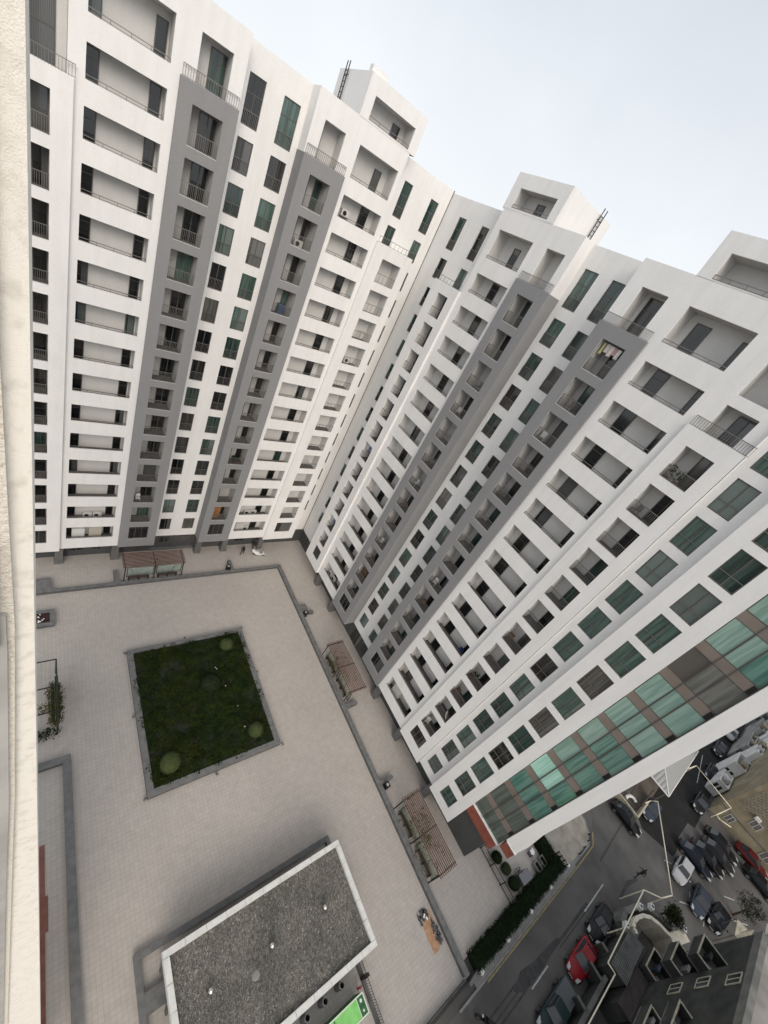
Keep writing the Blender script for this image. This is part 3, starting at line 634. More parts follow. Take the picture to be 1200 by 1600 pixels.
def vine(x, y, rz, L, label, n, warm, seed):
    random.seed(seed); v, f = [], []
    for i in range(n):
        px = random.choice([random.uniform(0,L), random.gauss(L*.35,.5), random.gauss(L*.6,.6)]); h = random.random()
        if h < .55: cx, cy, cz = px, random.gauss(.15,.12), random.uniform(.3,2.5)
        else: cx, cy, cz = px, random.uniform(.1,1.7), 2.6
        leafcards(cx, cy, cz, .2, .2, .14, 9, .04, .085, v, f, False)
    me = bpy.data.meshes.new('vine'); me.from_pydata(v, [], f); me.materials.append(vm); me.materials.append(vmo)
    me.polygons.foreach_set('material_index', [1 if random.random() < warm else 0 for _ in f])
    t = thing('climbing_vine', label, 'vine', (x, y, 0), rz); link('leaves', me, t)
    b = MB()
    for i in range(3):
        p = Vector((L*(i+.5)/3, .1, 0))
        for k in range(6):
            q = p + Vector((random.gauss(0,.12), random.gauss(.03,.05), .42)); b.bar(p, q, .018, 5, caps=False); p = q
    b.build('stem', M['bench'], t)
def bench(x, y, rz, label, w_=2.2):
    t = thing('bench', label, 'bench', (x, y, 0), rz, 'benches under the pergolas')
    b = MB(); b.box(0,.35,.42,w_,.52,.46); b.box(0,.54,.42,w_,.72,.46); b.build('seat', M['bench'], t)
    b = MB(); b.box(0,.26,.52,w_,.3,.68); b.box(0,.23,.7,w_,.27,.86); b.build('backrest', M['bench'], t)
    for px in (.05, w_/2, w_-.05):
        b = MB(); b.box(px-.04,.3,0,px+.04,.7,.42); b.box(px-.04,.22,.42,px+.04,.29,.86); b.build('leg', M['black'], t)
pergola(7.7, 37.35, 0, 6.4, 'red brown slatted pergola by the far left wing, two bays wide, nearly bare of vines', 11)
pergola(28.05, 21.3, -PI/2, 6.45, 'slatted pergola in the middle of the right hand walk, vines over its roof', 11)
pergola(28.1, 2.85, -PI/2, 6.45, 'longest slatted pergola, nearest the street, with vines hanging at its back', 11)
bench(8.15, 37.05, 0, 'left dark wooden bench under the far pergola'); bench(11.35, 37.05, 0, 'right dark wooden bench under the far pergola')
bench(28.15, 20.8, -PI/2, 'dark bench under the farther bay of the middle pergola'); bench(28.15, 17.6, -PI/2, 'dark bench with reddish back under the nearer bay of the middle pergola')
bench(28.15, 2.25, -PI/2, 'dark bench under the first bay of the pergola nearest the street'); bench(28.15, -1.1, -PI/2, 'dark bench under the last bay of the pergola nearest the street')
for x, y, rz, a, b_ in ((8.0,37.6,0,'far','far'),(28.3,21.0,-PI/2,'middle','middle'),(28.35,2.5,-PI/2,'street end','street end')):
    t = thing('back_planter', 'pale green frosted panel screen standing behind the benches of the %s pergola' % b_, 'screen', (x, y, 0), rz, 'screens behind the benches')
    for q in range(2):
        bb = MB(); bb.box(.1+3.2*q,.42,.15,2.9+3.2*q,.45,1.55); bb.build('panel', noisemat('frosted_panel', (.25,.3,.26), (.36,.41,.36), 1.5, .5) if a=='far' else noisemat('lichen_panel', (.27,.28,.22), (.36,.36,.3), 1.5, .6), t)
        bb = MB()
        for px in (.08, 2.92): bb.box(px-.03+3.2*q,.40,0,px+.03+3.2*q,.47,1.62)
        bb.build('post', M['black'], t)
vine(28.05, 21.3, -PI/2, 6.4, 'green and rusty climbing vine on the middle pergola', 95, .45, 3)
vine(28.1, 2.85, -PI/2, 6.4, 'green climbing vine along the back of the pergola nearest the street', 120, .25, 4)
vine(7.7, 37.35, 0, 6.4, 'sparse climbing vine on the middle post of the far pergola', 14, .4, 5)
random.seed(21)

# trellis arbour at the left edge
tr = thing('trellis_arbour', 'dark green framed trellis arbour at the left edge with a thin rail roof', 'trellis', (1.1, 24., 0))
for nm, segs in (('frame', (((0,-2.9,0),(0,-2.9,2.4)),((0,3.0,0),(0,3.0,2.4)),((0,-2.9,2.4),(0,3.0,2.4)),((-2.2,3.0,0),(-2.2,3.0,2.4)),((-2.2,-2.9,0),(-2.2,-2.9,2.4)))), ('cross_rail', (((0,3.0,2.4),(-2.2,3.0,2.4)),((0,0.3,2.4),(-2.2,.3,2.4)),((0,-2.0,2.4),(-2.2,-2.0,2.4))))):
    for p, q in segs:
        b = MB(); b.bar(p, q, .06, 6); b.build(nm, plain('dark_green_paint', (.012,.03,.022), .5) if nm=='frame' else M['black'], tr)
b = MB()
for i in range(7): b.bar((-.3*i-.15,3.0,2.42),(-.3*i-.15,-2.9,2.42),.012,4)
b.build('roof_wires', M['metal'], tr)
b = MB(); b.box(-.12,-.4,0,.12,1.6,1.9); b.build('side_panel', plain('dark_green_panel', (.01,.03,.02), .5), tr)
v, f = [], []
for i in range(330): 
    yy = random.uniform(-2.6,.9); leafcards(random.gauss(-.12,.2), yy, random.uniform(1.0,2.3), .24, .28, .2, 12, .05, .1, v, f, False)
for i in range(20): leafcards(random.uniform(-1.9,-.3), random.gauss(-1.7,.3), 2.5, .26, .26, .16, 10, .05, .1, v, f, False)
me = bpy.data.meshes.new('leaves'); me.from_pydata(v, [], f); me.materials.append(vm); me.materials.append(vmo); me.polygons.foreach_set('material_index', [1 if random.random()<.3 else 0 for _ in f])
t = thing('climbing_vine', 'bushy green and brown vine growing over the trellis arbour at the left edge', 'vine', (1.1, 24., 0)); link('leaves', me, t)
b = MB(); b.bar((-.1,-1.0,0),(-.1,-1.0,2.2),.03,5); b.build('stem', M['bench'], t)
v, f = [], []
for i in range(60): leafcards(random.uniform(-2.,.1), random.uniform(-3.3,-2.5), .3, .3, .25, .25, 9, .05, .1, v, f)
me = bpy.data.meshes.new('leaves'); me.from_pydata(v, [], f); me.materials.append(gm3); t = thing('low_shrub', 'dark low shrub at the near foot of the trellis arbour', 'shrub', (1.1, 24., 0)); link('leaves', me, t)

# ---------------------------------------------------------------- gatehouse pavilion with the gravel roof
gh = thing('gatehouse', 'low flat roofed gatehouse with grey gravel roof and white coping in the near courtyard', 'building', (13., -2., 0))
x0, x1, y0, y1, H = 6.1, 20.05, -11., 3.06, 2.75
b = MB(); b.box(7.0, -3.7, 0, 19.2, 2.2, H-.21); off(b.build('wall', M['column'], gh), gh.location)
cop = noisemat('white_coping', (.6,.6,.57), (.7,.7,.67), 2., .7)
# roof stops at the building's street side edge (a slanted line in plan would show; it runs along x)
yS = -4.22
b = MB(); b.box(x0+.38, yS+.38, H-.2, x1-.38, y1-.38, H+.06)
gr = newmat('roof_gravel'); m, nt, bs = gr
vo = nd(nt, 'ShaderNodeTexVoronoi', Scale=13.); nt.links.new(pos(nt), vo.inputs['Vector'])
r1 = ramp(nt, vo.outputs['Color'], [(.15,(.07,.069,.062)),(.5,(.15,.144,.126)),(.8,(.215,.207,.185)),(.97,(.42,.41,.38))]); n2 = nd(nt, 'ShaderNodeTexNoise', Scale=.45, Detail=5.); nt.links.new(pos(nt), n2.inputs['Vector'])
r2 = ramp(nt, n2.outputs['Fac'], [(.35,(.72,.72,.7)),(.65,(1.05,1.02,1.0))]); a = nt.nodes.new('ShaderNodeMix'); a.data_type='RGBA'; a.blend_type='MULTIPLY'; a.inputs['Factor'].default_value=1
nt.links.new(r1.outputs[0], a.inputs[6]); nt.links.new(r2.outputs[0], a.inputs[7]); nt.links.new(a.outputs[2], bs.inputs['Base Color']); bs.inputs['Roughness'].default_value=.8
bp = nd(nt, 'ShaderNodeBump', Strength=.9, Distance=.06); nt.links.new(vo.outputs['Distance'], bp.inputs['Height']); nt.links.new(bp.outputs[0], bs.inputs['Normal'])
off(b.build('gravel_roof', m, gh), gh.location)
def coping(xa, ya, xb, yb, nseg, along):
    for i in range(nseg):
        b = MB(); g = .012
        if along == 'x': u0 = xa+(xb-xa)*i/nseg; u1 = xa+(xb-xa)*(i+1)/nseg; b.box(u0+g, ya, H-.35, u1-g, yb, H+.3)
        else: u0 = ya+(yb-ya)*i/nseg; u1 = ya+(yb-ya)*(i+1)/nseg; b.box(xa, u0+g, H-.35, xb, u1-g, H+.3)
        off(b.build('coping_slab', cop, gh), gh.location)
coping(x0, y1-.38, x1, y1, 10, 'x'); coping(x0, yS, x1, yS+.38, 10, 'x'); coping(x0, yS+.39, x0+.38, y1-.39, 5, 'y'); coping(x1-.38, yS+.39, x1, y1-.39, 5, 'y')
for x, y in ((12.69,-.22),(17.1,-.29),(8.44,-.19)):
    b = MB(); b.lathe([(.001,0),(.1,0),(.1,.28),(.2,.3),(.17,.46),(.001,.54)], (x,y,H+.02), 14); off(b.build('roof_vent', M['steel'], gh, smooth=True), gh.location)
b = MB(); b.lathe([(.001,0),(.3,0),(.22,.06),(.001,.08)], (11.3,-1.0,H+.05), 10); off(b.build('roof_drain', M['kerb'], gh), gh.location)
for i in range(4):
    b = MB(); xx = 6.35; yy = 2.4-2.1*i; b.obox((xx,yy,0),(.24,.24,H-.35)); off(b.build('post', M['column'], gh), gh.location)
gw = thing('low_wall', 'dark grey low wall wrapping the gatehouse on its courtyard side', 'wall', (5., 3.9, 0))
wallrun(gw, 4.82, 3.6, 20.55, 3.97, .4); wallrun(gw, 4.82, -8., 5.18, 3.57, .4); wallrun(gw, 5.2, .75, 6.6, 1.85, .38); wallrun(gw, 20.2, 3.0, 20.55, 3.57, .4)
for i, (x, y) in enumerate(((17.3,-4.75),(15.82,-4.78),(14.35,-4.78))):
    t = thing('vent_pipe', 'round grey open topped vent pipe beside the gatehouse roof, %s from the dark railing' % ('nearest' ,'second','third')[i] if False else ['grey open topped vent pipe beside the gatehouse, nearest the dark railing','grey open topped vent pipe beside the gatehouse, the middle one of three','grey open topped vent pipe beside the gatehouse, cut by the bottom edge of the photo'][i], 'vent pipe', (x, y, 0), 0, 'vent pipes beside the gatehouse')
    b = MB(); b.lathe([(.24,0),(.24,1.05),(.24,1.1),(.17,1.1),(.17,.3),(.001,.3)], (0,0,0), 18); b.build('pipe', noisemat('galvanised_grey', (.12,.12,.12), (.19,.19,.185), 3., .5, metal=.4), t, smooth=False)
    b = MB(); b.lathe([(.001,.31),(.165,.31),(.165,.32),(.001,.325)], (0,0,0), 12); b.build('dark_bottom', M['black'], t)
# green container
gm_l = noisemat('bright_green_panel', (.19,.52,.13), (.25,.62,.18), 1.5, .5); gm_d = plain('dark_green_panel_paint', (.035,.12,.05), .5); wh = plain('white_frame_paint', (.66,.72,.62), .5)
t = thing('recycling_container', 'bright green recycling container with white edges and two dark green end hatches, behind the gatehouse', 'container', (18.4, -6.35, 0))
b = MB(); b.box(-5.5,-.56,.0,-.0,.56,1.42); b.build('body', plain('container_side', (.05,.2,.06), .6), t)
for xa, xb in ((-5.46,-2.6),(-2.52,-.62)):
    b = MB(); b.box(xa,-.5,1.42,xb,.5,1.5); b.build('lid', gm_l, t)
for ya, yb in ((-.5,-.02),(.02,.5)):
    b = MB(); b.box(-.58,ya,1.42,-.06,yb,1.49); h_ = b.build('hatch', gm_d, t)
    b = MB(); c0 = ((-.32,(ya+yb)/2,1.492)); b.lathe([(.07,0),(.1,0),(.1,.01),(.07,.01)], c0, 14) if ya > 0 else b.lathe([(.001,0),(.07,0),(.07,.015),(.001,.02)], c0, 10); b.build('hatch_mark', wh, h_)
b = MB()
for q in ((-5.5,-.58,-.0,-.505),(-5.5,.505,-.0,.58),(-.055,-.5,.02,.5),(-.62,-.5,-.585,.5)): b.box(q[0],q[1],1.43,q[2],q[3],1.515)
b.build('white_trim', wh, t)
b = MB(); b.obox((-2.55,.05,1.5),(.12,.3,.12)); b.build('handle', M['black'], t)
t = thing('fire_hydrant', 'small red standpipe with two outlets near the green container', 'hydrant', (18.75, -5.65, 0))
rp = plain('red_paint', (.3,.03,.035), .4); b = MB(); b.bar((0,0,0),(0,0,.55),.06,10); b.bar((-.2,0,.45),(.2,0,.45),.05,8); b.build('standpipe', rp, t); b = MB(); b.lathe([(.001,0),(.1,0),(.1,.05),(.001,.06)], (0,0,.55), 10); b.build('cap', rp, t)
# dark railing by the ramp
t = thing('railing_fence', 'dark metal railing fence running from the gatehouse towards the street beside the green container', 'fence', (19.35, -4.3, 0))
for i in range(4):
    yy = -.2-2.75*i*.33*1.05*1.2 if False else -1.05-2.9*i; b = MB(); b.obox((0,yy,0),(.32,.22,1.15)); b.build('post', M['black'], t)
b = MB(); b.box(-.16,-9.9,0,.02,.4,.25); b.build('base', M['dkstone'], t)
b = MB()
for zz in (.45, 1.05): b.bar((0,.4,zz),(0,-9.9,zz),.02,5)
for i in range(66): b.bar((0,.4-.156*i,.25),(0,.4-.156*i,1.05),.011,4,caps=False)
b.build('bars', M['black'], t)
t = thing('railing_fence', 'dark metal railing along the street edge of the courtyard at the bottom of the photo', 'fence', (24.6, -10.2, 0))
b = MB(); b.box(-9,-.1,-.1,2.9,.1,.35); b.build('base', M['dkstone'], t)
b = MB()
for zz in (.5, 1.05): b.bar((-9,0,zz),(2.9,0,zz),.025,5)
for i in range(80): b.bar((-9+.15*i,0,.35),(-9+.15*i,0,1.05),.011,4,caps=False)
b.build('bars', M['black'], t)
# repair patch
t = MB(); t.prism([(27.2,-5.1),(26.55,-5.0),(26.0,-5.75),(25.9,-6.6),(25.95,-7.62),(26.6,-7.62),(26.9,-7.3),(27.25,-6.4)], .003, .012); o = t.build('sand_patch', noisemat('orange_sand', (.38,.22,.13), (.5,.31,.19), 3., .95, .4, 30.)); o['kind'] = 'stuff'; o['label'] = 'bare orange sand where pavers were lifted'; o['category'] = 'sand'
dp = noisemat('dark_paver_stone', (.05,.052,.053), (.13,.133,.133), 2., .8)
for (cx, cy, sx, sy, n, lab) in ((26.35,-5.2,1.1,.9,32,'heap of loose dark pavers with a white scrap on it, farther from the street'),(26.95,-6.6,.55,1.8,34,'heap of loose dark pavers leaning along the low wall, nearer the street')):
    b = MB()
    for i in range(n):
        k = i//14; b.obox((cx+random.uniform(-sx/2,sx/2)*(1-.1*k), cy+random.uniform(-sy/2,sy/2)*(1-.1*k), .01+k*.06), (.22,.13,.07), rz=random.uniform(0,3))
    tag(b.build('paver_heap', dp), lab, 'paver heap', 'heaps of lifted pavers')
b = MB(); b.obox((0,0,0),(.3,.14,.03),.6); b.obox((.16,-.25,0),(.16,.24,.03),.2); tag(b.build('white_scrap', wt, None, (26.4,-5.2,.2)), 'crumpled white scrap on the farther paver heap', 'litter')

# ---------------------------------------------------------------- cars
RZ = -.1     # road level
M['carglass'] = plain('car_glass', (.03,.036,.042), .08, spec=.6)
M['tyre'] = plain('tyre_rubber', (.014,.014,.014), .85); M['rim'] = plain('wheel_alloy', (.4,.4,.4), .3, .9)
M['lamp'] = plain('headlamp_lens', (.42,.44,.45), .1); M['tail'] = plain('tail_lamp', (.25,.01,.01), .2)
def car(x, y, rz, label, paint, L=4.4, Wd=1.78, Ht=1.45, style='sedan'):
    t = thing('parked_car' if style != 'pickup' else 'pickup_truck', label, 'car' if style != 'pickup' else 'pickup truck', (x, y, RZ), rz, 'cars parked in the street and lots')
    h = L/2; w = Wd/2; suv = style == 'suv'; dk = .98 if suv else .90; bon = .98 if suv else .86
    st = [(-h,.70,.62,.36),(-h+.14,.9,.80,.25),(-h+.55,.98,dk+.03,.2),(-h*.3,1.,dk+.04,.2),(h*.32,1.,dk,.2),(h-.75,.97,bon-.02,.2),(h-.22,.86,bon-.16,.24),(h,.66,.55,.34)]
    b = MB(); rings = []
    for xx, k, hi, lo in st:
        q = w*k; rings.append([(xx,-q*.88,lo),(xx,-q,(lo+hi)*.5),(xx,-q*.97,hi-.1),(xx,-q*.84,hi),(xx,0,hi+.03),(xx,q*.84,hi),(xx,q*.97,hi-.1),(xx,q,(lo+hi)*.5),(xx,q*.88,lo)])
    b.loft(rings)
    o = b.build('body', paint, t, smooth=True); sm = o.modifiers.new('subdivision', 'SUBSURF'); sm.levels = 1; sm.render_levels = 2
    # cabin
    if style == 'pickup': xb0, xr0, xr1, xf = -.35, -.2, .75, 1.3
    elif suv: xb0, xr0, xr1, xf = -h+.25, -h+.6, h*.1, h*.44
    else: xb0, xr0, xr1, xf = -h+.5, -h+1.25, h*.04, h*.44
    z0 = dk; z1 = Ht; wb = w*.86; wr = w*.68
    A = [Vector((xb0,-wb,z0)),Vector((xf,-wb,z0)),Vector((xf,wb,z0)),Vector((xb0,wb,z0))]; Bq = [Vector((xr0,-wr,z1)),Vector((xr1,-wr,z1)),Vector((xr1,wr,z1)),Vector((xr0,wr,z1))]
    b = MB(); m0 = [(p+(q-p)*.96) for p, q in zip(A, Bq)]
    top = [q+Vector((0,0,.03)) for q in Bq]
    b.loft([A, m0, [Vector((q.x*.97+.0*q.y, q.y*.93, z1+.03)) for q in Bq]]); c = b.build('cabin', paint, t); bevel(c, .05, 3)
    def pane(nm, a0, a1, b1, b0, k0=.08, k1=.9, e=.06):
        P0 = a0+(b0-a0)*k0; P1 = a1+(b1-a1)*k0; P2 = a1+(b1-a1)*k1; P3 = a0+(b0-a0)*k1
        n = (P1-P0).cross(P3-P0).normalized()*.012
        Q = [P0+(P1-P0)*e, P1+(P0-P1)*e, P2+(P3-P2)*e, P3+(P2-P3)*e]; c_ = sum(Q, Vector())/4
        if n.dot(c_-Vector((0,0,z0))) < 0: n = -n
        g = MB(); g.face([q+n for q in Q]); g.build(nm, M['carglass'], c)
    pane('windscreen', A[1], A[2], Bq[2], Bq[1]); pane('rear_window', A[3], A[0], Bq[0], Bq[3]); pane('side_window', A[0], A[1], Bq[1], Bq[0]); pane('side_window', A[2], A[3], Bq[3], Bq[2])
    for sx in (-1, 1):
        for sy in (-1, 1):
            g = MB(); cx = sx*h*.61; g.bar((cx, sy*(w-.2), .32), (cx, sy*(w+.005), .32), .32, 16); wh_ = g.build('wheel', M['tyre'], t)
            g = MB(); g.bar((cx, sy*(w+.006), .32), (cx, sy*(w+.02), .32), .2, 10); g.build('rim', M['rim'], wh_)
    for sy in (-1, 1):
        g = MB(); g.loft([[(h-.5,sy*w*.82,.74),(h-.5,sy*w*.5,.76),(h-.5,sy*w*.5,.66),(h-.5,sy*w*.84,.62)],[(h-.04,sy*w*.7,.66),(h-.0,sy*w*.42,.66),(h+.02,sy*w*.42,.58),(h-.02,sy*w*.72,.56)]]); g.build('headlight', M['lamp'], t)
        g = MB(); g.box(-h-.012, sy*w*.62-.1, .62, -h+.05, sy*w*.62+.1, .7); g.build('tail_light', M['tail'], t)
        g = MB(); g.obox((xf-.25, sy*(w+.07), .95), (.14,.16,.12)); bevel(g.build('wing_mirror', paint, t), .03)
    g = MB(); g.box(h-.03,-.24,.4,h+.012,.24,.5); g.build('number_plate', M['lamp'], t)
    if style == 'pickup':
        g = MB(); g.box(-h+.12,-w*.84,.92,-.42,w*.84,1.02); bevel(g.build('bed_cover', plain('bed_cover_grey', (.09,.10,.105), .5), t), .03)
    return t
def paintm(n, c): 
    m = plain(n, c, .22, 0., 0., .3); return m
pk = paintm('black_car_paint', (.007,.007,.008)); pn = paintm('navy_car_paint', (.009,.012,.024)); pr = paintm('red_car_paint', (.22,.008,.014)); pg = paintm('dark_green_car_paint', (.011,.026,.027)); ps = paintm('silver_car_paint', (.4,.4,.41)); pb = paintm('blue_grey_car_paint', (.035,.045,.065)); pd = paintm('charcoal_car_paint', (.018,.018,.02)); pm = paintm('maroon_car_paint', (.1,.012,.012))
car(44.6, -15.45, PI, 'black sedan parked in the street just ahead of the red car', pk)
car(39.75, -15.65, PI, 'shiny red car parked by the kerb between the black sedan and the dark green pickup', pr, 4.2)
car(34.3, -15.95, PI, 'dark green pickup truck with a covered bed behind the red car', pg, 5.0, 1.85, 1.7, 'pickup')
car(59.1, -12.1, -PI/2, 'black car standing across the street mouth beside the paved yard', pk, 4.3)
car(64.9, -13.75, PI, 'dark blue grey car nosing out beside the ribbed canopy roof', pb, 4.3)
car(61.6, -19.3, PI, 'silver hatchback parked nose out at the end of the parking row', ps, 4.0, 1.75, 1.5, 'suv')
car(60.8, -22.0, PI+.05, 'blue grey car with a pale bonnet parked below the silver hatchback', pb, 4.4)
car(61.6, -24.1, PI-.1, 'black rounded car parked nearest the pale tent canopy', pk, 4.4)
car(65.6, -20.0, -PI/2, 'navy car first in the row of four dark cars, beside the silver hatchback', pn, 4.5)
car(68.0, -21.0, -PI/2, 'black car second in the row of four dark cars', pk, 4.5)
car(70.4, -21.9, -PI/2, 'black car third in the row of four dark cars, with bright side trim', pd, 4.5)
car(72.8, -21.8, -PI/2, 'dark car last in the row of four, next to the beige building', pk, 4.6)
car(76.2, -17.9, PI, 'lone dark car on the fresh black asphalt in front of the beige building', pd)
car(85.5, -17.3, PI, 'dark car farther up the black asphalt lane, below the white rooftops', pk)
car(94.0, -16.7, PI, 'dark car far up the black asphalt lane, half way along the row', pd)
car(102.5, -17.0, PI, 'silver edged car farthest up the lane near the white end fin', ps)
car(76.4, -25.4, -PI/2, 'dark red car parked tight along the foot of the beige building wall', pm, 4.4)
car(74.0, -27.0, -PI/2, 'black car at the right border parked beside the dark red car', pk, 4.4)
car(31.2, -15.3, PI, 'white car at the very bottom edge behind the dark green pickup', ps, 4.3) if False else None
# motorcycle
t = thing('motorcycle', 'black motorcycle standing in the road at the bottom edge of the photo', 'motorcycle', (27.6, -12.75, RZ), 2.2)
for xx in (-.65, .65):
    b = MB(); b.bar((xx,-.07,.31),(xx,.07,.31),.31,16); wl = b.build('wheel', M['tyre'], t); b = MB(); b.bar((xx,-.08,.31),(xx,.08,.31),.19,12); b.build('rim', M['rim'], wl)
b = MB(); b.loft([[(-.75,-.08,.7),(-.75,.08,.7),(-.75,.08,.78),(-.75,-.08,.78)],[(-.1,-.16,.5),(-.1,.16,.5),(-.1,.15,.82),(-.1,-.15,.82)],[(.35,-.15,.45),(.35,.15,.45),(.35,.13,1.0),(.35,-.13,1.0)],[(.6,-.05,.6),(.6,.05,.6),(.6,.05,.9),(.6,-.05,.9)]]); b.build('body', pk, t)
b = MB(); b.obox((-.25,0,.82),(.7,.26,.09)); bevel(b.build('seat', M['tyre'], t), .03)
b = MB(); b.bar((.45,-.38,1.05),(.45,.38,1.05),.02,6); b.bar((.62,0,.32),(.45,0,1.05),.035,6); b.build('handlebar', M['black'], t)
b = MB(); b.lathe([(.001,0),(.09,.02),(.09,.1),(.001,.12)],(.6,0,.85),10); b.build('headlight', M['lamp'], t)
# white scooter in the courtyard
t = thing('motor_scooter', 'white motor scooter parked on the paving near the inner corner, beside two people in black', 'scooter', (25.5, 39.75, 0), -.28)
wp_ = paintm('white_scooter_paint', (.8,.8,.79))
for xx in (-.62, .66):
    b = MB(); b.bar((xx,-.06,.24),(xx,.06,.24),.24,14); wl = b.build('wheel', M['tyre'], t); b = MB(); b.bar((xx,-.065,.24),(xx,.065,.24),.13,10); b.build('rim', M['rim'], wl)
b = MB(); b.loft([[(-.92,-.12,.55),(-.92,.12,.55),(-.92,.1,.72),(-.92,-.1,.72)],[(-.5,-.22,.3),(-.5,.22,.3),(-.5,.18,.78),(-.5,-.18,.78)],[(-.05,-.2,.22),(-.05,.2,.22),(-.05,.16,.7),(-.05,-.16,.7)],[(.0,-.2,.2),(.0,.2,.2),(.0,.2,.3),(.0,-.2,.3)],[(.4,-.2,.2),(.4,.2,.2),(.4,.2,.3),(.4,-.2,.3)]]); bevel(b.build('body', wp_, t), .04, 2)
b = MB(); b.loft([[(.38,-.22,.25),(.38,.22,.25),(.5,.16,.25),(.5,-.16,.25)],[(.5,-.24,.7),(.5,.24,.7),(.64,.16,.7),(.64,-.16,.7)],[(.42,-.16,1.02),(.42,.16,1.02),(.56,.1,1.02),(.56,-.1,1.02)]]); bevel(b.build('front_shield', wp_, t), .03, 2)
b = MB(); b.loft([[(.52,-.1,.36),(.52,.1,.36),(.52,.1,.5),(.52,-.1,.5)],[(.95,-.09,.3),(.95,.09,.3),(.95,.09,.4),(.95,-.09,.4)]]); b.build('front_mudguard', wp_, t)
b = MB(); b.obox((-.42,0,.78),(.75,.3,.08)); bevel(b.build('seat', plain('pale_seat', (.55,.55,.55), .5), t), .03)
b = MB(); b.bar((.45,-.36,1.05),(.45,.36,1.05),.025,6); b.build('handlebar', M['black'], t)
b = MB(); b.obox((-.95,0,.7),(.36,.36,.3)); bevel(b.build('top_box', wp_, t), .05, 2)

# ---------------------------------------------------------------- people
skin = plain('skin', (.36,.22,.16), .6); hair = plain('dark_hair', (.012,.01,.009), .6)
cloth_k = noisemat('black_clothing', (.006,.006,.007), (.016,.016,.017), 12., .85)
def person(x, y, z, rz, label, stride=.3, lean=.05, arm=.25, wide=0.):
    J = [(0,0,.93),(0,lean*.5,1.15),(0,lean,1.40),(0,lean*1.2,1.52),(0,lean*1.4,1.63)]
    Rr = [.15,.135,.15,.055,.095]; E_ = [(0,1),(1,2),(2,3),(3,4)]
    def add(p, r, par): J.append(p); Rr.append(r); E_.append((par, len(J)-1)); return len(J)-1
    a = add((0,lean*1.5,1.70),.085,4)
    for s in (-1, 1):
        h = add((s*.1,0,.88),.105,0); k = add((s*(.11+wide), s*stride*.45+.03,.49),.07,h); f = add((s*(.12+wide*1.6), s*stride*.9-.04,.09),.045,k); add((s*(.13+wide*1.6), s*stride*.9+.14,.045),.04,f)
        sh = add((s*.19,lean,1.40),.065,2); el = add((s*.26,lean-s*arm*.5,1.14),.047,sh); wr = add((s*.27,lean-s*arm*.7+.1,.92),.035,el)
        hd = add((s*.27,lean-s*arm*.7+.13,.84),.034,wr)
        for q in range(4): add((s*(.265+.0), lean-s*arm*.7+.11+.02*q, .745+.006*abs(q-1.5)), .009, hd)
        add((s*.24, lean-s*arm*.7+.18, .80), .010, hd)
    me = bpy.data.meshes.new('person'); me.from_pydata(J, E_, [])
    t = thing('person', label, 'person', (x, y, z), rz)
    o = link('figure', me, t); me.materials.append(cloth_k)
    sk = o.modifiers.new('skin', 'SKIN'); o.modifiers.new('subdivision', 'SUBSURF').levels = 1
    lay = me.skin_vertices[0].data if me.skin_vertices else None
    if lay is None:
        bm = bmesh.new(); bm.from_mesh(me); ly = bm.verts.layers.skin.verify(); bm.to_mesh(me); bm.free(); lay = me.skin_vertices[0].data
    for i, r in enumerate(Rr): lay[i].radius = (r, r*.85 if i < 3 else r)
    lay[0].use_root = True
    b = MB(); b.lathe([(.001,-.1),(.06,-.085),(.088,-.03),(.09,.03),(.07,.085),(.001,.11)], (0,lean*1.5+.012,1.66), 12); hd = b.build('head', skin, t, smooth=True)
    b = MB(); b.obox((0,lean*1.5+.1,1.645),(.025,.03,.04)); b.build('nose', skin, hd)
    b = MB(); b.lathe([(.094,-.02),(.099,.03),(.08,.095),(.001,.122)], (0,lean*1.5-.004,1.662), 12); b.build('hair', hair, t, smooth=True)
    b = MB()
    for s in (-1, 1): b.obox((s*(.125+wide*1.6), s*stride*.9+.05, 0), (.1,.27,.08), taper=.8)
    bevel(b.build('shoes', M['black'], t), .02)
    return t
person(23.1, 40.3, 0, 2.4, 'person in black walking left in the courtyard left of the white scooter', .3)
person(25.1, 41.35, 0, -2.7, 'person in black standing beside the dark column behind the white scooter', .12)
person(54.4, -16.1, RZ, -1.2, 'person in dark clothes striding across the open street', .5, .12, .5, .05)

# ---------------------------------------------------------------- street planting strip beside the building end
hm = leafmat('hedge_leaves', (.006,.012,.006), (.018,.03,.012), 4.)
def hedge(x0, y0, x1, y1, h, label, n):
    v, f = [], []
    for i in range(n):
        fx, fy = random.choice([(random.random(), random.choice([0,1])), (random.random(), random.random())]); zz = h if 0 < fy < 1 else random.uniform(0,h)
        leafcards(x0+(x1-x0)*fx, y0+(y1-y0)*fy, zz-.08+random.gauss(0,.05), .22, .2, .14, 9, .04, .08, v, f)
    me = bpy.data.meshes.new('foliage'); me.from_pydata(v, [], f); me.materials.append(hm); t = thing('hedge', label, 'hedge', (0,0,0)); link('foliage', me, t)
    b = MB(); b.box(x0+.08,y0+.08,0,x1-.08,y1-.08,h-.08); b.build('inner_foliage', hm, t)
hedge(28.7,-10.4,44.2,-9.2,1.05,'long dark clipped hedge between the courtyard paving and the street pavement', 1500)
hedge(42.6,-9.0,44.2,-6.2,.9,'short dark hedge turning the corner by the beige concrete apron', 330)
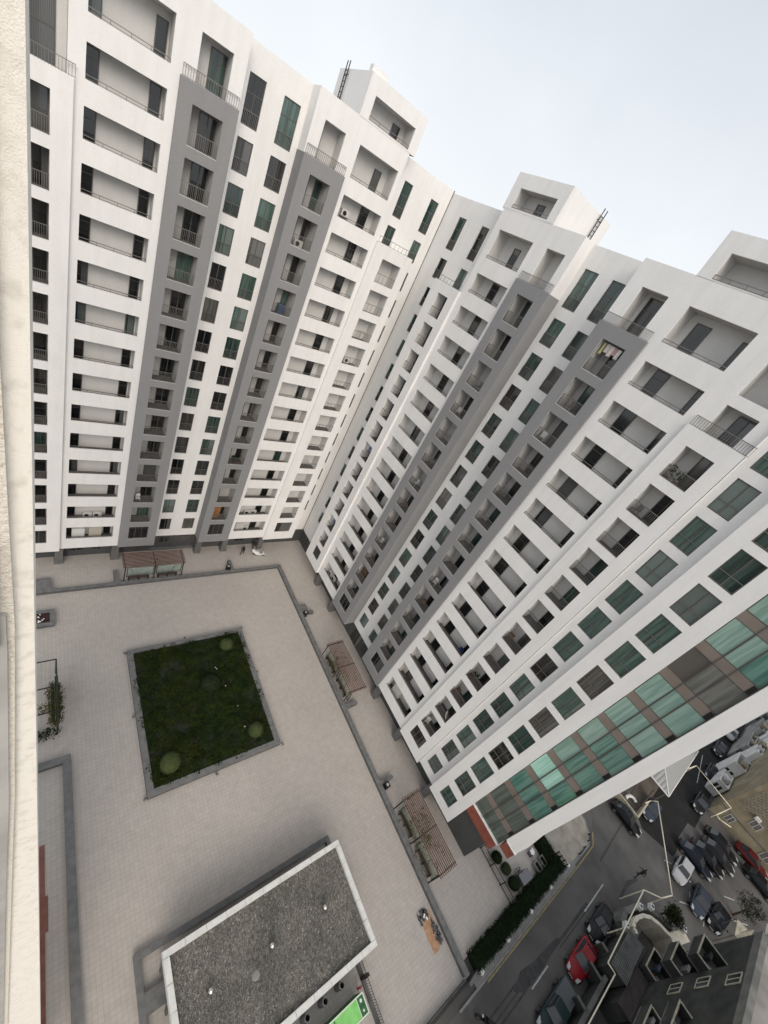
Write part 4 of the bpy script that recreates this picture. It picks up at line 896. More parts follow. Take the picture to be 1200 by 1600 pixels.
for i, x in enumerate((28.95,32.95,36.95,40.85,44.8)):
    t = thing('lamp_post', 'low street bollard post with white cap beside the long hedge', 'lamp post', (x, -10.52, 0), .35, 'white capped posts along the hedge')
    b = MB(); b.obox((0,0,0),(.14,.14,.62)); b.build('post', M['black'], t); b = MB(); b.obox((0,0,.62),(.34,.34,.3), taper=.92); bevel(b.build('white_cap', plain('white_lamp_cap', (.78,.77,.74), .4), t), .02)
t = thing('wall_segment', 'short dark wall stub at the low wall end beside the first white capped post', 'wall', (28.2,-10.5,0)); b = MB(); b.obox((0,.05,-.1),(1.3,.22,.62),.12); b.build('body', M['dkstone'], t); b = MB(); b.obox((0,.05,.525),(1.34,.26,.07),.12); b.build('cap', M['dktop'], t)
def picket(name_label, x0, y0, x1, y1):
    t = thing('metal_fence', name_label, 'fence', (x0, y0, 0)); d = Vector((x1-x0, y1-y0, 0)); n = max(2,int(d.length/.16)); 
    for zz, nm in ((.95,'top_rail'),(.15,'bottom_rail')):
        b = MB(); b.bar((0,0,zz), (d.x,d.y,zz), .04, 5); b.build(nm, M['black'], t)
    b = MB()
    for i in range(n+1): p = d*i/n; b.bar((p.x,p.y,0),(p.x,p.y,1.0),.014,4,caps=False)
    b.build('bars', M['black'], t)
    for i in range(4): p = d*i/3; b = MB(); b.obox((p.x,p.y,0),(.09,.09,1.1)); b.build('post', M['black'], t)
picket('black metal picket fence across the strip behind three dark shrubs', 35.8, -4.3, 35.7, -9.2)
picket('short black metal fence between the hedge end and the concrete apron', 44.55, -9.15, 44.65, -10.4)
for i, (x, y, r, l) in enumerate(((36.75,-5.75,.62,'dark bush right behind the picket fence, nearest the building'),(37.1,-6.95,.58,'loose grey green bush behind the picket fence, the middle of three'),(37.0,-8.2,.66,'dark wide bush behind the picket fence, nearest the hedge'))):
    bush(x, y, r, l, leafmat('shrub_leaves_%s'%'abc'[i], *(((.006,.012,.006),(.02,.03,.012)) if i != 1 else ((.02,.026,.013),(.06,.07,.035))), 5.), .5, .1, 1.1, 'shrubs behind the picket fence', 'shrub')
t = thing('outdoor_unit', 'grey flat topped cabinet standing between the bushes and the hedge', 'cabinet', (38.55,-8.45,0), -.06)
b = MB(); b.obox((0,0,0),(1.5,.85,.85)); bevel(b.build('casing', plain('grey_painted_steel', (.11,.11,.118), .5), t), .03); b = MB(); b.obox((0,0,.851),(1.56,.92,.05)); b.build('top_sheet', plain('grey_top_sheet', (.16,.16,.172), .45), t); b = MB()
for i in range(6): b.obox((-.55+.22*i,.44,.2),(.1,.02,.5))
b.build('louvre', M['black'], t)
def bicycle(loc, rz, label, col, lean=0.):
    t = thing('bicycle', label, 'bicycle', loc, rz); t.rotation_euler.x = lean
    for xx in (-.5, .5):
        b = MB(); n = 18; c = [(xx+.33*math.cos(2*PI*i/n), 0, .34+.33*math.sin(2*PI*i/n)) for i in range(n)]
        for i in range(n): b.bar(c[i], c[(i+1)%n], .02, 4, caps=False)
        for i in range(0,n,3): b.bar((xx,0,.34), c[i], .004, 3, caps=False)
        b.build('wheel', M['tyre'], t)
    b = MB()
    for p, q in (((-.5,0,.34),(-.1,0,.32)),((-.5,0,.34),(-.22,0,.8)),((-.1,0,.32),(-.24,0,.86)),((-.1,0,.32),(.35,0,.8)),((-.22,0,.78),(.35,0,.82)),((.5,0,.34),(.33,0,.95))): b.bar(p, q, .022, 5)
    b.build('frame', col, t); b = MB(); b.obox((-.25,0,.88),(.26,.13,.05)); b.build('saddle', M['black'], t); b = MB(); b.bar((.32,-.28,.98),(.32,.28,.98),.016,5); b.build('handlebar', M['black'], t)
bicycle((38.0,-7.75,0), .2, 'dark bicycle leaning on the grey cabinet beside the bushes', M['black'], .15)
for x, l in ((41.2,'left square planter trough with pale rim beside the hedge'),(42.25,'right square planter trough with pale rim beside the hedge')):
    t = thing('planter_trough', l, 'planter', (x,-8.75,0), 0, 'pale rimmed troughs beside the hedge')
    b = MB()
    for q in ((-.36,-.45,.36,-.37),(-.36,.37,.36,.45),(-.36,-.369,-.28,.369),(.28,-.369,.36,.369)): b.box(q[0],q[1],0,q[2],q[3],.5)
    b.build('rim', M['kerb'], t); b = MB(); b.box(-.279,-.368,0,.279,.368,.36); b.build('soil', hm, t)
b = MB(); v0 = [(-.35,-.1),(-.25,.25),(.05,.2),(.3,.28),(.35,0),(.2,-.25),(-.1,-.3)]; b.prism(v0, 0, .06); o = b.build('white_cloth', wt, None, (41.55,-7.55,.45)); bevel(o,.03); tag(o, 'crumpled white cloth sheet lying near the pale rimmed troughs', 'cloth')
b = MB(); b.obox((41.55,-7.6,0),(.7,.5,.45)); tag(b.build('low_crate', M['column']), 'low dark crate under the white cloth by the troughs', 'crate')
# bent rails on the apron kerb
for p, l in ((((50.6,-10.7),(51.35,-10.35)),'bent black kerb rail at the apron corner, lower'),(((48.0,-10.8),(49.4,-10.78)),'bent black kerb rail at the apron corner, left'),(((52.5,-8.4),(52.45,-6.6)),'black kerb rail along the apron beside the street bend')):
    t = thing('kerb_rail', l, 'rail', (p[0][0], p[0][1], .05)); dx, dy = p[1][0]-p[0][0], p[1][1]-p[0][1]
    b = MB(); b.bar((0,0,.35),(dx,dy,.35),.06,6); b.build('rail', M['black'], t)
    for k in (0, 1): b = MB(); b.bar((dx*k,dy*k,0),(dx*k,dy*k,.42),.07,6); b.build('post', M['black'], t)

# ---------------------------------------------------------------- overhead gas pipes
def gaspipe(pts, label, posts=()):
    t = thing('gas_pipe', label, 'gas pipe', (pts[0][0], pts[0][1], 0)); o0 = Vector((pts[0][0], pts[0][1], 0))
    b = MB()
    for p, q in zip(pts[:-1], pts[1:]): b.bar(Vector(p)-o0, Vector(q)-o0, .06, 8)
    b.build('pipe', M['cream_pipe'], t, smooth=True)
    for (x, y, h) in posts: b = MB(); b.bar(Vector((x,y,-.1))-o0, Vector((x,y,h))-o0, .06, 8); b.build('support_post', M['cream_pipe'], t)
gaspipe([(28.,-17.0,3.5),(39.6,-17.05,3.5),(39.55,-16.25,3.5),(49.75,-15.95,3.5),(51.35,-17.5,3.5),(53.15,-18.2,3.5),(62.8,-12.85,3.5),(62.9,-12.5,2.6),(61.6,-12.2,2.6)], 'long cream gas pipe on posts above the house yard wall, crossing the lane', ((44.,-16.1,3.5),(49.75,-15.95,3.5),(34.,-17.03,3.5),(53.15,-18.2,3.5)))
gaspipe([(75.,-13.6,3.5),(77.5,-14.2,3.5),(76.7,-19.85,3.5),(72.1,-18.7,3.5),(72.0,-19.2,3.5),(72.9,-20.6,3.5)], 'cream gas pipe bridging over the fresh black asphalt by the beige building', ((76.7,-19.85,3.5),(77.5,-14.2,3.5)))

# ---------------------------------------------------------------- old houses at the lower right
dkw = noisemat('dark_render', (.022,.025,.022), (.05,.053,.046), .8, .9); crm = noisemat('cream_parapet', (.38,.36,.27), (.5,.47,.38), 2., .8)  # near black render with random mottling, and the cream of the rims
pal = noisemat('pale_felt_roof', (.2,.185,.17), (.32,.3,.28), .6, .9, detail=8); par = noisemat('grey_parapet', (.1,.1,.092), (.17,.168,.155), .8, .9)
hs_ = thing('old_house', 'dark old apartment house with stacked cream rimmed balconies and a pale roof', 'house', (40, -21, 0))
def hb(name, mat, x0,y0,z0,x1,y1,z1, parent=hs_): b = MB(); b.box(x0,y0,z0,x1,y1,z1); return off(b.build(name, mat, parent), parent.location)
hb('wall', dkw, 22,-36,-.1,43.6,-19.8,13.2); hb('rear_wall', dkw, 43.6,-36,-.1,49.4,-20.9,13.2); hb('roof', pal, 22.3,-35.7,13.2,49.1,-20.3,13.4)
hb('parapet', par, 22,-20.25,13.2,46.9,-19.78,14.0); hb('parapet', par, 46.901,-36,13.2,47.4,-20.26,14.0)
for x, z in ((41.5,5.6),(41.6,8.5),(41.3,11.6)):
    f = hb('window', crm, x,-19.79,z,x+1.1,-19.72,z+.07); 
    for q in ((x,z+1.33,x+1.1,z+1.4),(x,z+.071,x+.07,z+1.329),(x+1.03,z+.071,x+1.1,z+1.329),(x+.5,z+.071,x+.57,z+1.329)): 
        b = MB(); b.box(q[0],-19.79,q[1],q[2],-19.72,q[3]); b.build('frame', crm, f)
    b = MB(); b.box(x+.075,-19.79,z+.075,x+1.025,-19.75,z+1.325); b.build('pane', M['carglass'], f)
clut = [plain('faded_red_cloth', (.2,.06,.045), .9), plain('pale_junk', (.4,.4,.39), .8), plain('dark_junk', (.05,.052,.055), .8), plain('blue_grey_cloth', (.09,.11,.16), .9)]
def balcony(x0, x1, rim, mat_out=dkw):
    y0, y1 = (-20.88 if x0 > 43 else -19.78), -18.75; z0 = rim-1.1
    fl_ = hb('balcony', par, x0, y0, z0-.15, x1, y1, z0)
    for q in ((x0,y1-.07,x1,y1),(x0,y0,x0+.07,y1-.071),(x1-.07,y0,x1,y1-.071)):
        b = MB(); b.box(q[0],q[1],z0+.001,q[2],q[3],rim-.07); b.build('parapet', mat_out, fl_)
        b = MB(); b.box(q[0]-.02,q[1]-.02,rim-.069,q[2]+.02,q[3]+.02,rim); b.build('rim', crm, fl_)
    return z0
nb = 0
for x0, x1, rims in ((43.7,46.15,(3.35,6.35,9.35)),(36.3,38.6,(6.3,9.3))):
    for rim in rims:
        z0 = balcony(x0, x1, rim); nb += 1
        names = [('storage_box','box'),('folded_cloth','cloth'),('shelf_rack','shelf')]
        for k in range(3):
            nm, ct = names[k]; b = MB(); cx = x0+.5+k*.6; cy = (-20.3 if x0 > 43 else -19.4)+.45*((k+nb)%2)
            if nm == 'shelf_rack':
                for i in range(4): b.box(-.35,-.12,.25*i,.35,.12,.25*i+.04)
                for px in (-.35,.31): b.box(px,-.12,0,px+.04,.12,.8)
            elif nm == 'storage_box': b.obox((0,0,0),(.55,.45,.5)); b.obox((0,0,.501),(.6,.5,.06))
            else: b.obox((0,0,0),(.5,.4,.16),.3,taper=.8); b.obox((.05,0,.161),(.42,.34,.1),.1,taper=.8)
            o = b.build(nm, clut[(1,0,1,3,1,2)[(k+nb)%6]], None, (cx, cy, z0+.002)); tag(o, {'storage_box':'lidded storage box','folded_cloth':'heap of folded cloth','shelf_rack':'small open shelf rack'}[nm]+' on a cream rimmed balcony of the dark old house', ct, 'things on the old house balconies')
def shed(name, label, quad, z, mat, wallm=dkw):
    t = thing(name, label, 'shed', (quad[0][0], quad[0][1], 0)); b = MB(); b.prism([(x-quad[0][0], y-quad[0][1]) for x, y in quad], z, z+.06)
    cx = sum(p[0] for p in quad)/4; cy = sum(p[1] for p in quad)/4
    b2 = MB(); b2.prism([((cx+(x-cx)*.94)-quad[0][0], (cy+(y-cy)*.94)-quad[0][1]) for x, y in quad], -.1, z-.002); b.build('roof', mat, t); b2.build('wall', wallm, t); return t
def corr(name, c1, c2):
    m = noisemat(name, c1, c2, 1.2, .7); nt = m.node_tree; b = nt.nodes['Principled BSDF']; wv = nd(nt, 'ShaderNodeTexWave', Scale=2.2); wv.bands_direction = 'Y'; nt.links.new(pos(nt), wv.inputs['Vector']); bp = nd(nt, 'ShaderNodeBump', Strength=.8, Distance=.05); nt.links.new(wv.outputs['Fac'], bp.inputs['Height']); nt.links.new(bp.outputs[0], b.inputs['Normal']); return m
shed('yard_shed', 'shed with a grey corrugated roof behind the yard wall of the dark house', [(40.35,-16.7),(45.0,-16.7),(45.3,-18.2),(40.5,-18.35)], 2.9, corr('grey_corrugated', (.07,.072,.068), (.13,.132,.125)))
shed('yard_shed', 'shed with a purplish brown roof under the old house balconies', [(38.9,-18.45),(43.4,-18.45),(43.5,-19.75),(38.9,-19.75)], 2.6, corr('maroon_corrugated', (.045,.035,.034), (.075,.058,.055)))
t = thing('yard_wall', 'dark weathered yard wall with small bays along the street below the gas pipe', 'wall', (30,-17,0))
for q in ((20,-17.5,40.2,-17.2),(36.,-17.19,36.2,-16.3),(39.4,-17.19,39.6,-15.9),(42.,-16.58,42.2,-15.9)): b = MB(); b.box(q[0],q[1],-.1,q[2],q[3],1.6); off(b.build('wall_run', dkw, t), t.location); b = MB(); b.box(q[0]-.03,q[1]-.03,1.601,q[2]+.03,q[3]+.03,1.68); off(b.build('cap', par, t), t.location)
# curved entrance terrace
t = thing('curved_parapet', 'curved cream parapet of a small terrace with white lamp blocks beside the dark house', 'wall', (48.5,-18.,0))
arc = [(46.1,-17.5),(46.25,-17.1),(46.8,-16.9),(47.6,-17.0),(48.5,-17.3),(49.3,-17.9),(49.8,-18.7),(50.05,-19.5),(50.3,-20.1)]
def wallpath(pts, th, z0, z1, mat, nm, par_):
    b = MB()
    for p, q in zip(pts[:-1], pts[1:]):
        d = Vector((q[0]-p[0], q[1]-p[1])).normalized(); n = Vector((-d.y, d.x))*th/2
        b.prism([(p[0]+n.x-d.x*.02,p[1]+n.y-d.y*.02),(p[0]-n.x-d.x*.02,p[1]-n.y-d.y*.02),(q[0]-n.x,q[1]-n.y),(q[0]+n.x,q[1]+n.y)], z0, z1)
    off(b.build(nm, mat, par_), par_.location)
crb = noisemat('bright_cream_paint', (.62,.57,.45), (.74,.69,.57), 3., .7)
wallpath(arc, .34, 0, 2.5, crb, 'inner_parapet', t)
arc2 = [(45.6,-16.3),(47.,-16.1),(48.8,-16.6),(50.2,-17.4),(51.1,-18.6),(51.6,-20.)]
wallpath(arc2, .5, -.1, 2.1, par, 'outer_wall', t)
b = MB(); b.obox((51.2,-20.6,-.1),(2.6,1.0,2.55), -.35); off(b.build('end_block', crb, t), t.location)
b = MB(); b.box(44.6,-18.6,-.1,49.6,-17.2,.3); off(b.build('terrace_floor', M['slab'], t), t.location)
for i, (x, y) in enumerate(((48.9,-16.75),(50.4,-17.55),(52.2,-20.5),(45.5,-16.5))):
    q = thing('wall_lamp_block', ['white lamp block on the curved wall, the middle of the arc','white lamp block on the curved wall, right of the middle','white lamp block at the cream end block of the terrace','white lamp block at the street end of the curved terrace'][i], 'lamp', (x, y, 2.1 if i != 2 else 2.46), .4, 'white lamp blocks on the terrace wall')
    b = MB(); b.obox((0,0,0),(.55,.4,.55)); bevel(b.build('housing', plain('white_lamp_paint', (.7,.7,.68), .4), q), .03); b = MB(); b.lathe([(.001,0),(.15,0),(.11,.04),(.001,.03)], (0,0,.56), 12); b.build('lens', M['carglass'], q)
b = MB(); b.lathe([(.001,0),(.28,0),(.33,.5),(.28,.52),(.001,.45)], (47.4,-17.7,.3), 12); tag(b.build('flower_pot', clut[2]), 'dark round flower pot on the small curved terrace floor', 'pot')
def tree(x, y, h, r, label, n, dark):
    m = leafmat('tree_leaves_%d' % int(x), *dark, 4.); v, f = [], []
    t = thing('street_tree', label, 'tree', (x, y, -.1)); random.seed(int(x*10)); br = MB(); br.bar((0,0,0),(.1,.05,h*.55),.14,8,r2=.09)
    for i in range(9):
        a = random.uniform(0,6.28); e = Vector((math.cos(a)*r*random.uniform(.4,.85), math.sin(a)*r*random.uniform(.4,.85), h*random.uniform(.6,.98))); br.bar((.1,.05,h*.5), e, .05, 5, r2=.02)
        for k in range(n//9):
            c = e + Vector((random.gauss(0,r*.26), random.gauss(0,r*.26), random.gauss(0,r*.22))); leafcards(c.x, c.y, c.z, .22, .22, .2, 7, .05, .12, v, f, False)
    me = bpy.data.meshes.new('crown'); me.from_pydata(v, [], f); me.materials.append(m); link('crown', me, t); br.build('trunk', M['bench'], t)
tree(51.9,-18.9,4.2,1.1,'dark green tree growing beside the curved terrace wall', 420, ((.012,.018,.008),(.035,.045,.018)))
tree(65.2,-25.6,3.6,1.3,'sparse grey green tree standing above the pale tent canopy', 220, ((.02,.024,.018),(.05,.055,.04)))
random.seed(5)
t = thing('tent_canopy', 'sagging pale cloth canopy strung up beside the black rounded car', 'canopy', (60.,-25.2,0))
b = MB(); G = [(60.9,-24.3,3.0),(61.7,-25.7,2.7),(62.2,-26.0,3.0),(60.6,-26.0,2.5),(59.1,-25.7,2.9),(58.8,-24.6,2.8)]; c0 = (60.4,-25.2,2.35)
for i in range(6): b.face([G[i], G[(i+1)%6], c0])
o = off(b.build('cloth', noisemat('pale_canvas', (.2,.19,.145), (.33,.31,.25), 1.5, .9), t), t.location); so_ = o.modifiers.new('thick', 'SOLIDIFY'); so_.thickness = .03
for x, y, z in (G[0],G[2],G[4],G[5]): b = MB(); b.bar((x,y,-.1),(x,y,z),.05,6); off(b.build('pole', M['metal'], t), t.location)
for (x,y,s,mi,l) in ((57.4,-25.3,.8,1,'pale crate beside the tent canopy poles'),(58.0,-26.2,.7,2,'dark crate under the tent canopy'),(57.2,-26.4,.6,1,'small pale crate stacked near the tent canopy')):
    b = MB(); b.obox((0,0,0),(s,s*.8,s*.7)); b.obox((0,0,s*.701),(s*1.06,s*.86,.06)); tag(b.build('crate', clut[mi], None, (x,y,-.1), .3), l, 'crate')
# beige building
bw = noisemat('beige_rubble_render', (.22,.185,.12), (.32,.275,.19), .7, .9, .5, 12., detail=8)
bb_ = thing('beige_building', 'beige rendered building with a rough brick patch at the right edge', 'building', (78,-25,0))
def hb2(nm, mat, x0,y0,z0,x1,y1,z1, par_=bb_): b = MB(); b.box(x0,y0,z0,x1,y1,z1); return off(b.build(nm, mat, par_), bb_.location)
hb2('wall', bw, 78.,-40,-.1,92,-19.3,14.); hb2('roof', M['roof'], 77.9,-40.1,14.,92.1,-19.2,14.3)
m, nt, bs = newmat('rough_brick'); br = nt.nodes.new('ShaderNodeTexBrick'); br.inputs['Scale'].default_value = 1.; br.inputs['Brick Width'].default_value=.55; br.inputs['Row Height'].default_value=.3; br.inputs['Mortar Size'].default_value=.04
br.inputs['Color1'].default_value=(.3,.26,.19,1); br.inputs['Color2'].default_value=(.22,.19,.14,1); br.inputs['Mortar'].default_value=(.12,.1,.075,1)
mp = nd(nt, 'ShaderNodeMapping'); mp.inputs['Rotation'].default_value=(0,PI/2,0); g = nt.nodes.new('ShaderNodeNewGeometry'); sx = nt.nodes.new('ShaderNodeSeparateXYZ'); cx_ = nt.nodes.new('ShaderNodeCombineXYZ'); nt.links.new(g.outputs['Position'], sx.inputs[0]); nt.links.new(sx.outputs[1], cx_.inputs[0]); nt.links.new(sx.outputs[2], cx_.inputs[1]); nt.links.new(cx_.outputs[0], br.inputs['Vector']); nt.links.new(br.outputs['Color'], bs.inputs['Base Color']); bs.inputs['Roughness'].default_value=.9
hb2('brick_patch', m, 77.97,-24.5,4.5,78.0,-19.9,8.6); hb2('cornice', par, 77.9,-40,2.2,77.999,-19.31,2.35)
for y, z, s in ((-23.4,3.2,1.1),(-26.8,1.0,1.2),(-30.,3.6,1.1),(-30.,7.5,1.1),(-21.6,.8,.9)):
    f = hb2('window', crm, 77.93,y,z-.06,78.,y+s,z)
    for q in ((y,z+1.2,y+s,z+1.27),(y,z+.001,y+.06,z+1.199),(y+s-.06,z+.001,y+s,z+1.199),(y+s/2-.03,z+.001,y+s/2+.03,z+1.199)): b = MB(); b.box(77.93,q[0],q[1],77.999,q[2],q[3]); b.build('frame', plain('white_window_paint', (.6,.6,.58), .5), f)
    b = MB(); b.box(77.97,y+.061,z+.001,77.998,y+s-.061,z+1.199); b.build('pane', GL[4], f)
b = MB(); b.obox((77.75,-22.3,4.6),(.35,.7,.5)); tag(bevel(b.build('air_conditioner', M['trim']),.03), 'small white air conditioner on the beige building wall above the white framed window', 'air conditioner')
# white rooftops beyond
wl_ = noisemat('whitewash', (.62,.61,.59), (.78,.77,.75), .8, .85); gl_ = noisemat('grey_rooftop', (.22,.215,.21), (.36,.35,.34), .7, .9)
defs = [(81.5,-19.1,85.5,-17.6,2.2,wl_),(86,-19.2,90,-17.5,4.2,wl_),(90.5,-19.3,95,-18.6,6.2,wl_),(93.4,-22.4,100,-19.4,7.5,wl_),(95.5,-19.2,102,-18.2,3.6,gl_),(101,-22.8,108,-19.4,5.6,wl_),(103,-19.2,112,-18.9,4.6,gl_),(109,-24,118,-19.6,7.2,wl_),(113,-19.4,124,-18.6,4.0,gl_),(119,-26,132,-19.8,8.6,wl_),(92.2,-28,104,-23,10.,gl_),(105,-32,120,-25,11.,wl_)]
lab = ['low grey flat roofed house beside the black lane','small white house with clutter on its roof beside the lane','white walled house with parapet behind the small white house','tall white block next to the beige building','low grey annex between the white houses','white house with a dark opening, middle of the far cluster','long low grey house along the lane','larger white house toward the right edge','low grey house near the fin','white far house at the top of the cluster','grey taller house behind the beige building','white taller house at the right border']
for i, (a, c, d, e, h, mt) in enumerate(defs):
    t = thing('rooftop_house', lab[i], 'house', ((a+d)/2, (c+e)/2, 0)); 
    def pb_(nm, m_, *q, p=t): b = MB(); b.box(*q); return off(b.build(nm, m_, p), t.location)
    pb_('wall', mt, a,c,-.1,d,e,h); pb_('roof', gl_ if i % 3 else wl_, a+.2,c+.2,h,d-.2,e-.2,h+.04)
    for q in ((a,c,d,c+.18),(a,e-.18,d,e),(a,c+.181,a+.18,e-.181),(d-.18,c+.181,d,e-.181)): pb_('parapet', wl_ if i%2 else mt, q[0],q[1],h,q[2],q[3],h+.55)
    for k in range(2):
        yy = c+(e-c)*(.25+.4*k); pb_('window', M['carglass'], a-.02, yy, h*.45, a+.02, yy+min(.9,(e-c)*.25), h*.45+1.1)
    for k in range(3): 
        xx = a+.6+(d-a-1.6)*random.random(); b = MB(); yy = random.uniform(c+.45, max(c+.46,e-.5)); s = random.uniform(.5,1.2); b.obox((0,0,0),(s,s*.6,s*.7)); b.obox((0,0,s*.701),(s*1.1,s*.66,.06)); tag(b.build('rooftop_box', random.choice([wl_,clut[1],clut[2],bw]), None, (xx,yy,h+.045), random.uniform(0,1)), 'small box or tank standing on a far cluttered rooftop', 'tank', 'clutter on the far rooftops')
# ribbed canopy
def ribbed(nm, ax):
    m, nt, b = newmat(nm); wv = nd(nt, 'ShaderNodeTexWave', Scale=.6); wv.bands_direction = ax; nt.links.new(pos(nt), wv.inputs['Vector'])
    r = ramp(nt, wv.outputs['Fac'], [(.03,(.2,.2,.195)),(.15,(.31,.31,.3)),(.9,(.34,.34,.33))]); nt.links.new(r.outputs[0], b.inputs['Base Color']); b.inputs['Roughness'].default_value = .6
    bp = nd(nt, 'ShaderNodeBump', Strength=.7, Distance=.08); nt.links.new(wv.outputs['Fac'], bp.inputs['Height']); nt.links.new(bp.outputs[0], b.inputs['Normal']); return m
ribX = ribbed('ribbed_metal_main', 'X'); ribY = ribbed('ribbed_metal_hip', 'Y')
t = thing('ribbed_canopy', 'pale grey ribbed hipped canopy roof on posts beside the lane', 'canopy', (65.6,-13.45,0))
E0 = [(0,0,3.6),(15.5,0,3.6),(15.5,9,3.6),(0,9,3.6)]; Rg = [(4.2,4.4,5.6),(11.3,4.4,5.6)]
def rfac(nm, pts): 
    b = MB(); b.face(pts); o = b.build(nm, ribX if nm == 'main_slope' else ribY, t); s = o.modifiers.new('thick','SOLIDIFY'); s.thickness=.05; return o
rfac('hip_slope', [E0[0],Rg[0],E0[3]]); rfac('main_slope', [E0[0],E0[1],Rg[1],Rg[0]]); rfac('hip_slope', [E0[1],E0[2],Rg[1]]); rfac('main_slope', [E0[2],E0[3],Rg[0],Rg[1]])
b = MB(); b.bar(E0[0],Rg[0],.08,6); b.bar(E0[1],Rg[1],.08,6); b.bar(Rg[0],Rg[1],.08,6); b.build('ridge_cap', M['trim'], t)
b = MB()
for p, q in zip(E0, E0[1:]+E0[:1]): b.bar(Vector(p)-Vector((0,0,.1)), Vector(q)-Vector((0,0,.1)), .11, 6)
b.build('gutter', M['trim'], t)
for x, y in ((.3,.3),(7.5,.3),(15.2,.3),(.3,8.7),(15.2,8.7)): b = MB(); b.bar((x,y,-.1),(x,y,3.6),.09,8); b.build('post', M['metal'], t)
yd = sheet('yard_floor', [(60.5,-12.9),(65.5,-13.2),(80,-13.2),(80,-4),(60.5,-4)], -.09, noisemat('brown_yard', (.09,.075,.06), (.17,.145,.12), .5, .9))
t = thing('timber_frame', 'dark timber beams over an open yard by the car across the street mouth', 'frame', (60.6,-11,0))
for q in ((60.5,-13.,60.7,-4.),(60.71,-13.,65.,-12.8)): b = MB(); b.box(q[0],q[1],-.1,q[2],q[3],1.0); off(b.build('low_wall', crm, t), t.location)
for yy in (-12.2,-10.6,-9.): b = MB(); b.box(60.75,yy,2.4,65.2,yy+.16,2.6); off(b.build('beam', M['bench'], t), t.location)
for yy in (-12.2,-9.): b = MB(); b.box(60.76,yy+.01,-.1,60.9,yy+.15,2.4); off(b.build('post', M['bench'], t), t.location)
b = MB(); [b.bar((62.3+1.1*math.cos(a0), -11.6+.7*math.sin(a0), .3), (62.3+1.1*math.cos(a0+.42), -11.6+.7*math.sin(a0+.42), .3), .2, 8) for a0 in (-.6,-.2,.2,.6,1.0,1.4)]; tag(b.build('curved_roll', wt, smooth=True), 'thick white curved roll lying in the yard beside the timber beams', 'roll')

# ---------------------------------------------------------------- things standing on the balconies
def wpos(wing, s, d, z): return (s, 40.7+d, z) if wing == 'L' else (31.9+d, -s, z)
def wrz(wing): return 0 if wing == 'L' else -PI/2
acw = plain('ac_casing', (.6,.6,.57), .5)
def ac(wing, s, d, z, label):
    t = thing('air_conditioner', label, 'air conditioner', wpos(wing, s, d, z), wrz(wing), 'air conditioner units on balconies')
    b = MB(); b.box(-.42,-.16,.06,.42,.16,.66); bevel(b.build('casing', acw, t), .02)
    b = MB(); b.lathe([(.001,0),(.2,0),(.2,.02),(.001,.03)], (0,0,0), 14); g = b.build('fan_grille', M['black'], t); g.rotation_euler = (PI/2,0,0); g.location = (-.1,-.162,.36)
    for x in (-.3, .3): b = MB(); b.box(x-.04,-.18,0,x+.04,.18,.06); b.build('foot', M['black'], t)
def flo(L0, k, kind): return L0-P*k-(2.36 if kind == 'wide' else 2.5)
LZ, RZ0 = 46.30, 46.10
ac('L', 4.05, .95, flo(LZ,12,'wide'), 'air conditioner on the second lowest wide balcony near the left edge, left of two')
ac('L', 4.95, .95, flo(LZ,12,'wide'), 'air conditioner on the second lowest wide balcony near the left edge, right of two')
ac('L', 22.4, .95, flo(LZ,12,'wide'), 'air conditioner on the second lowest wide balcony beside the inner corner, left of two')
ac('L', 23.3, .95, flo(LZ,12,'wide'), 'air conditioner on the second lowest wide balcony beside the inner corner, right of two')
ac('L', 22.9, .95, flo(LZ,13,'wide'), 'air conditioner on the lowest wide balcony beside the inner corner')
ac('L', 22.0, .95, flo(LZ,0,'wide')+.75, 'air conditioner on a high wide balcony below the large top opening of the left wing')
ac('L', 18.4, .8, flo(LZ,1,'bay'), 'air conditioner behind the second balcony railing of the grey bay next to the corner')
ac('L', 28.2, .8, flo(LZ,4,'bay'), 'air conditioner in the white corner bay of the left wing')
ac('R', -31.4, .95, flo(RZ0,13,'wide'), 'air conditioner on the lowest wide balcony of the right wing, left of two')
ac('R', -30.4, .95, flo(RZ0,13,'wide'), 'air conditioner on the lowest wide balcony of the right wing, right of two')
def cab(wing, s, d, z, w, h, mat, label):
    t = thing('storage_cabinet', label, 'cabinet', wpos(wing, s, d, z), wrz(wing), 'cabinets on balconies')
    b = MB(); b.box(-w/2,-.25,0,w/2,.25,h); bevel(b.build('case', mat, t), .02)
    for q in (-1, 1): b = MB(); b.box(-w/2+.03 if q<0 else .015,-.268,.05,-.015 if q<0 else w/2-.03,-.251,h-.05); b.build('door', mat, t)
wo = noisemat('orange_wood', (.26,.11,.04), (.36,.17,.07), 5., .6); bwd = noisemat('brown_wood', (.1,.055,.035), (.16,.09,.06), 5., .6)
cab('L', 3.3, .9, flo(LZ,13,'wide'), 1.2, 1.5, plain('white_cabinet', (.7,.7,.69), .5), 'white low cabinets on the lowest wide balcony near the left edge')
cab('L', 4.9, .9, flo(LZ,13,'wide'), 1.2, 1.75, plain('beige_cabinet', (.5,.46,.39), .6), 'tall beige cabinet on the lowest wide balcony near the left edge')
cab('L', 21.9, .9, flo(LZ,13,'wide'), 1.2, 1.6, plain('pale_cabinet', (.55,.55,.53), .6), 'pale cabinet on the lowest wide balcony beside the inner corner')
cab('L', 18.0, 1.0-.22, flo(LZ,12,'bay'), .9, 1.9, wo, 'orange wooden wardrobe on a low balcony of the grey bay next to the corner')
cab('R', -25.7, .75, flo(RZ0,11,'bay'), 1.0, 1.7, bwd, 'brown wooden cabinet on a low balcony of the grey bay nearest the corner, right wing')
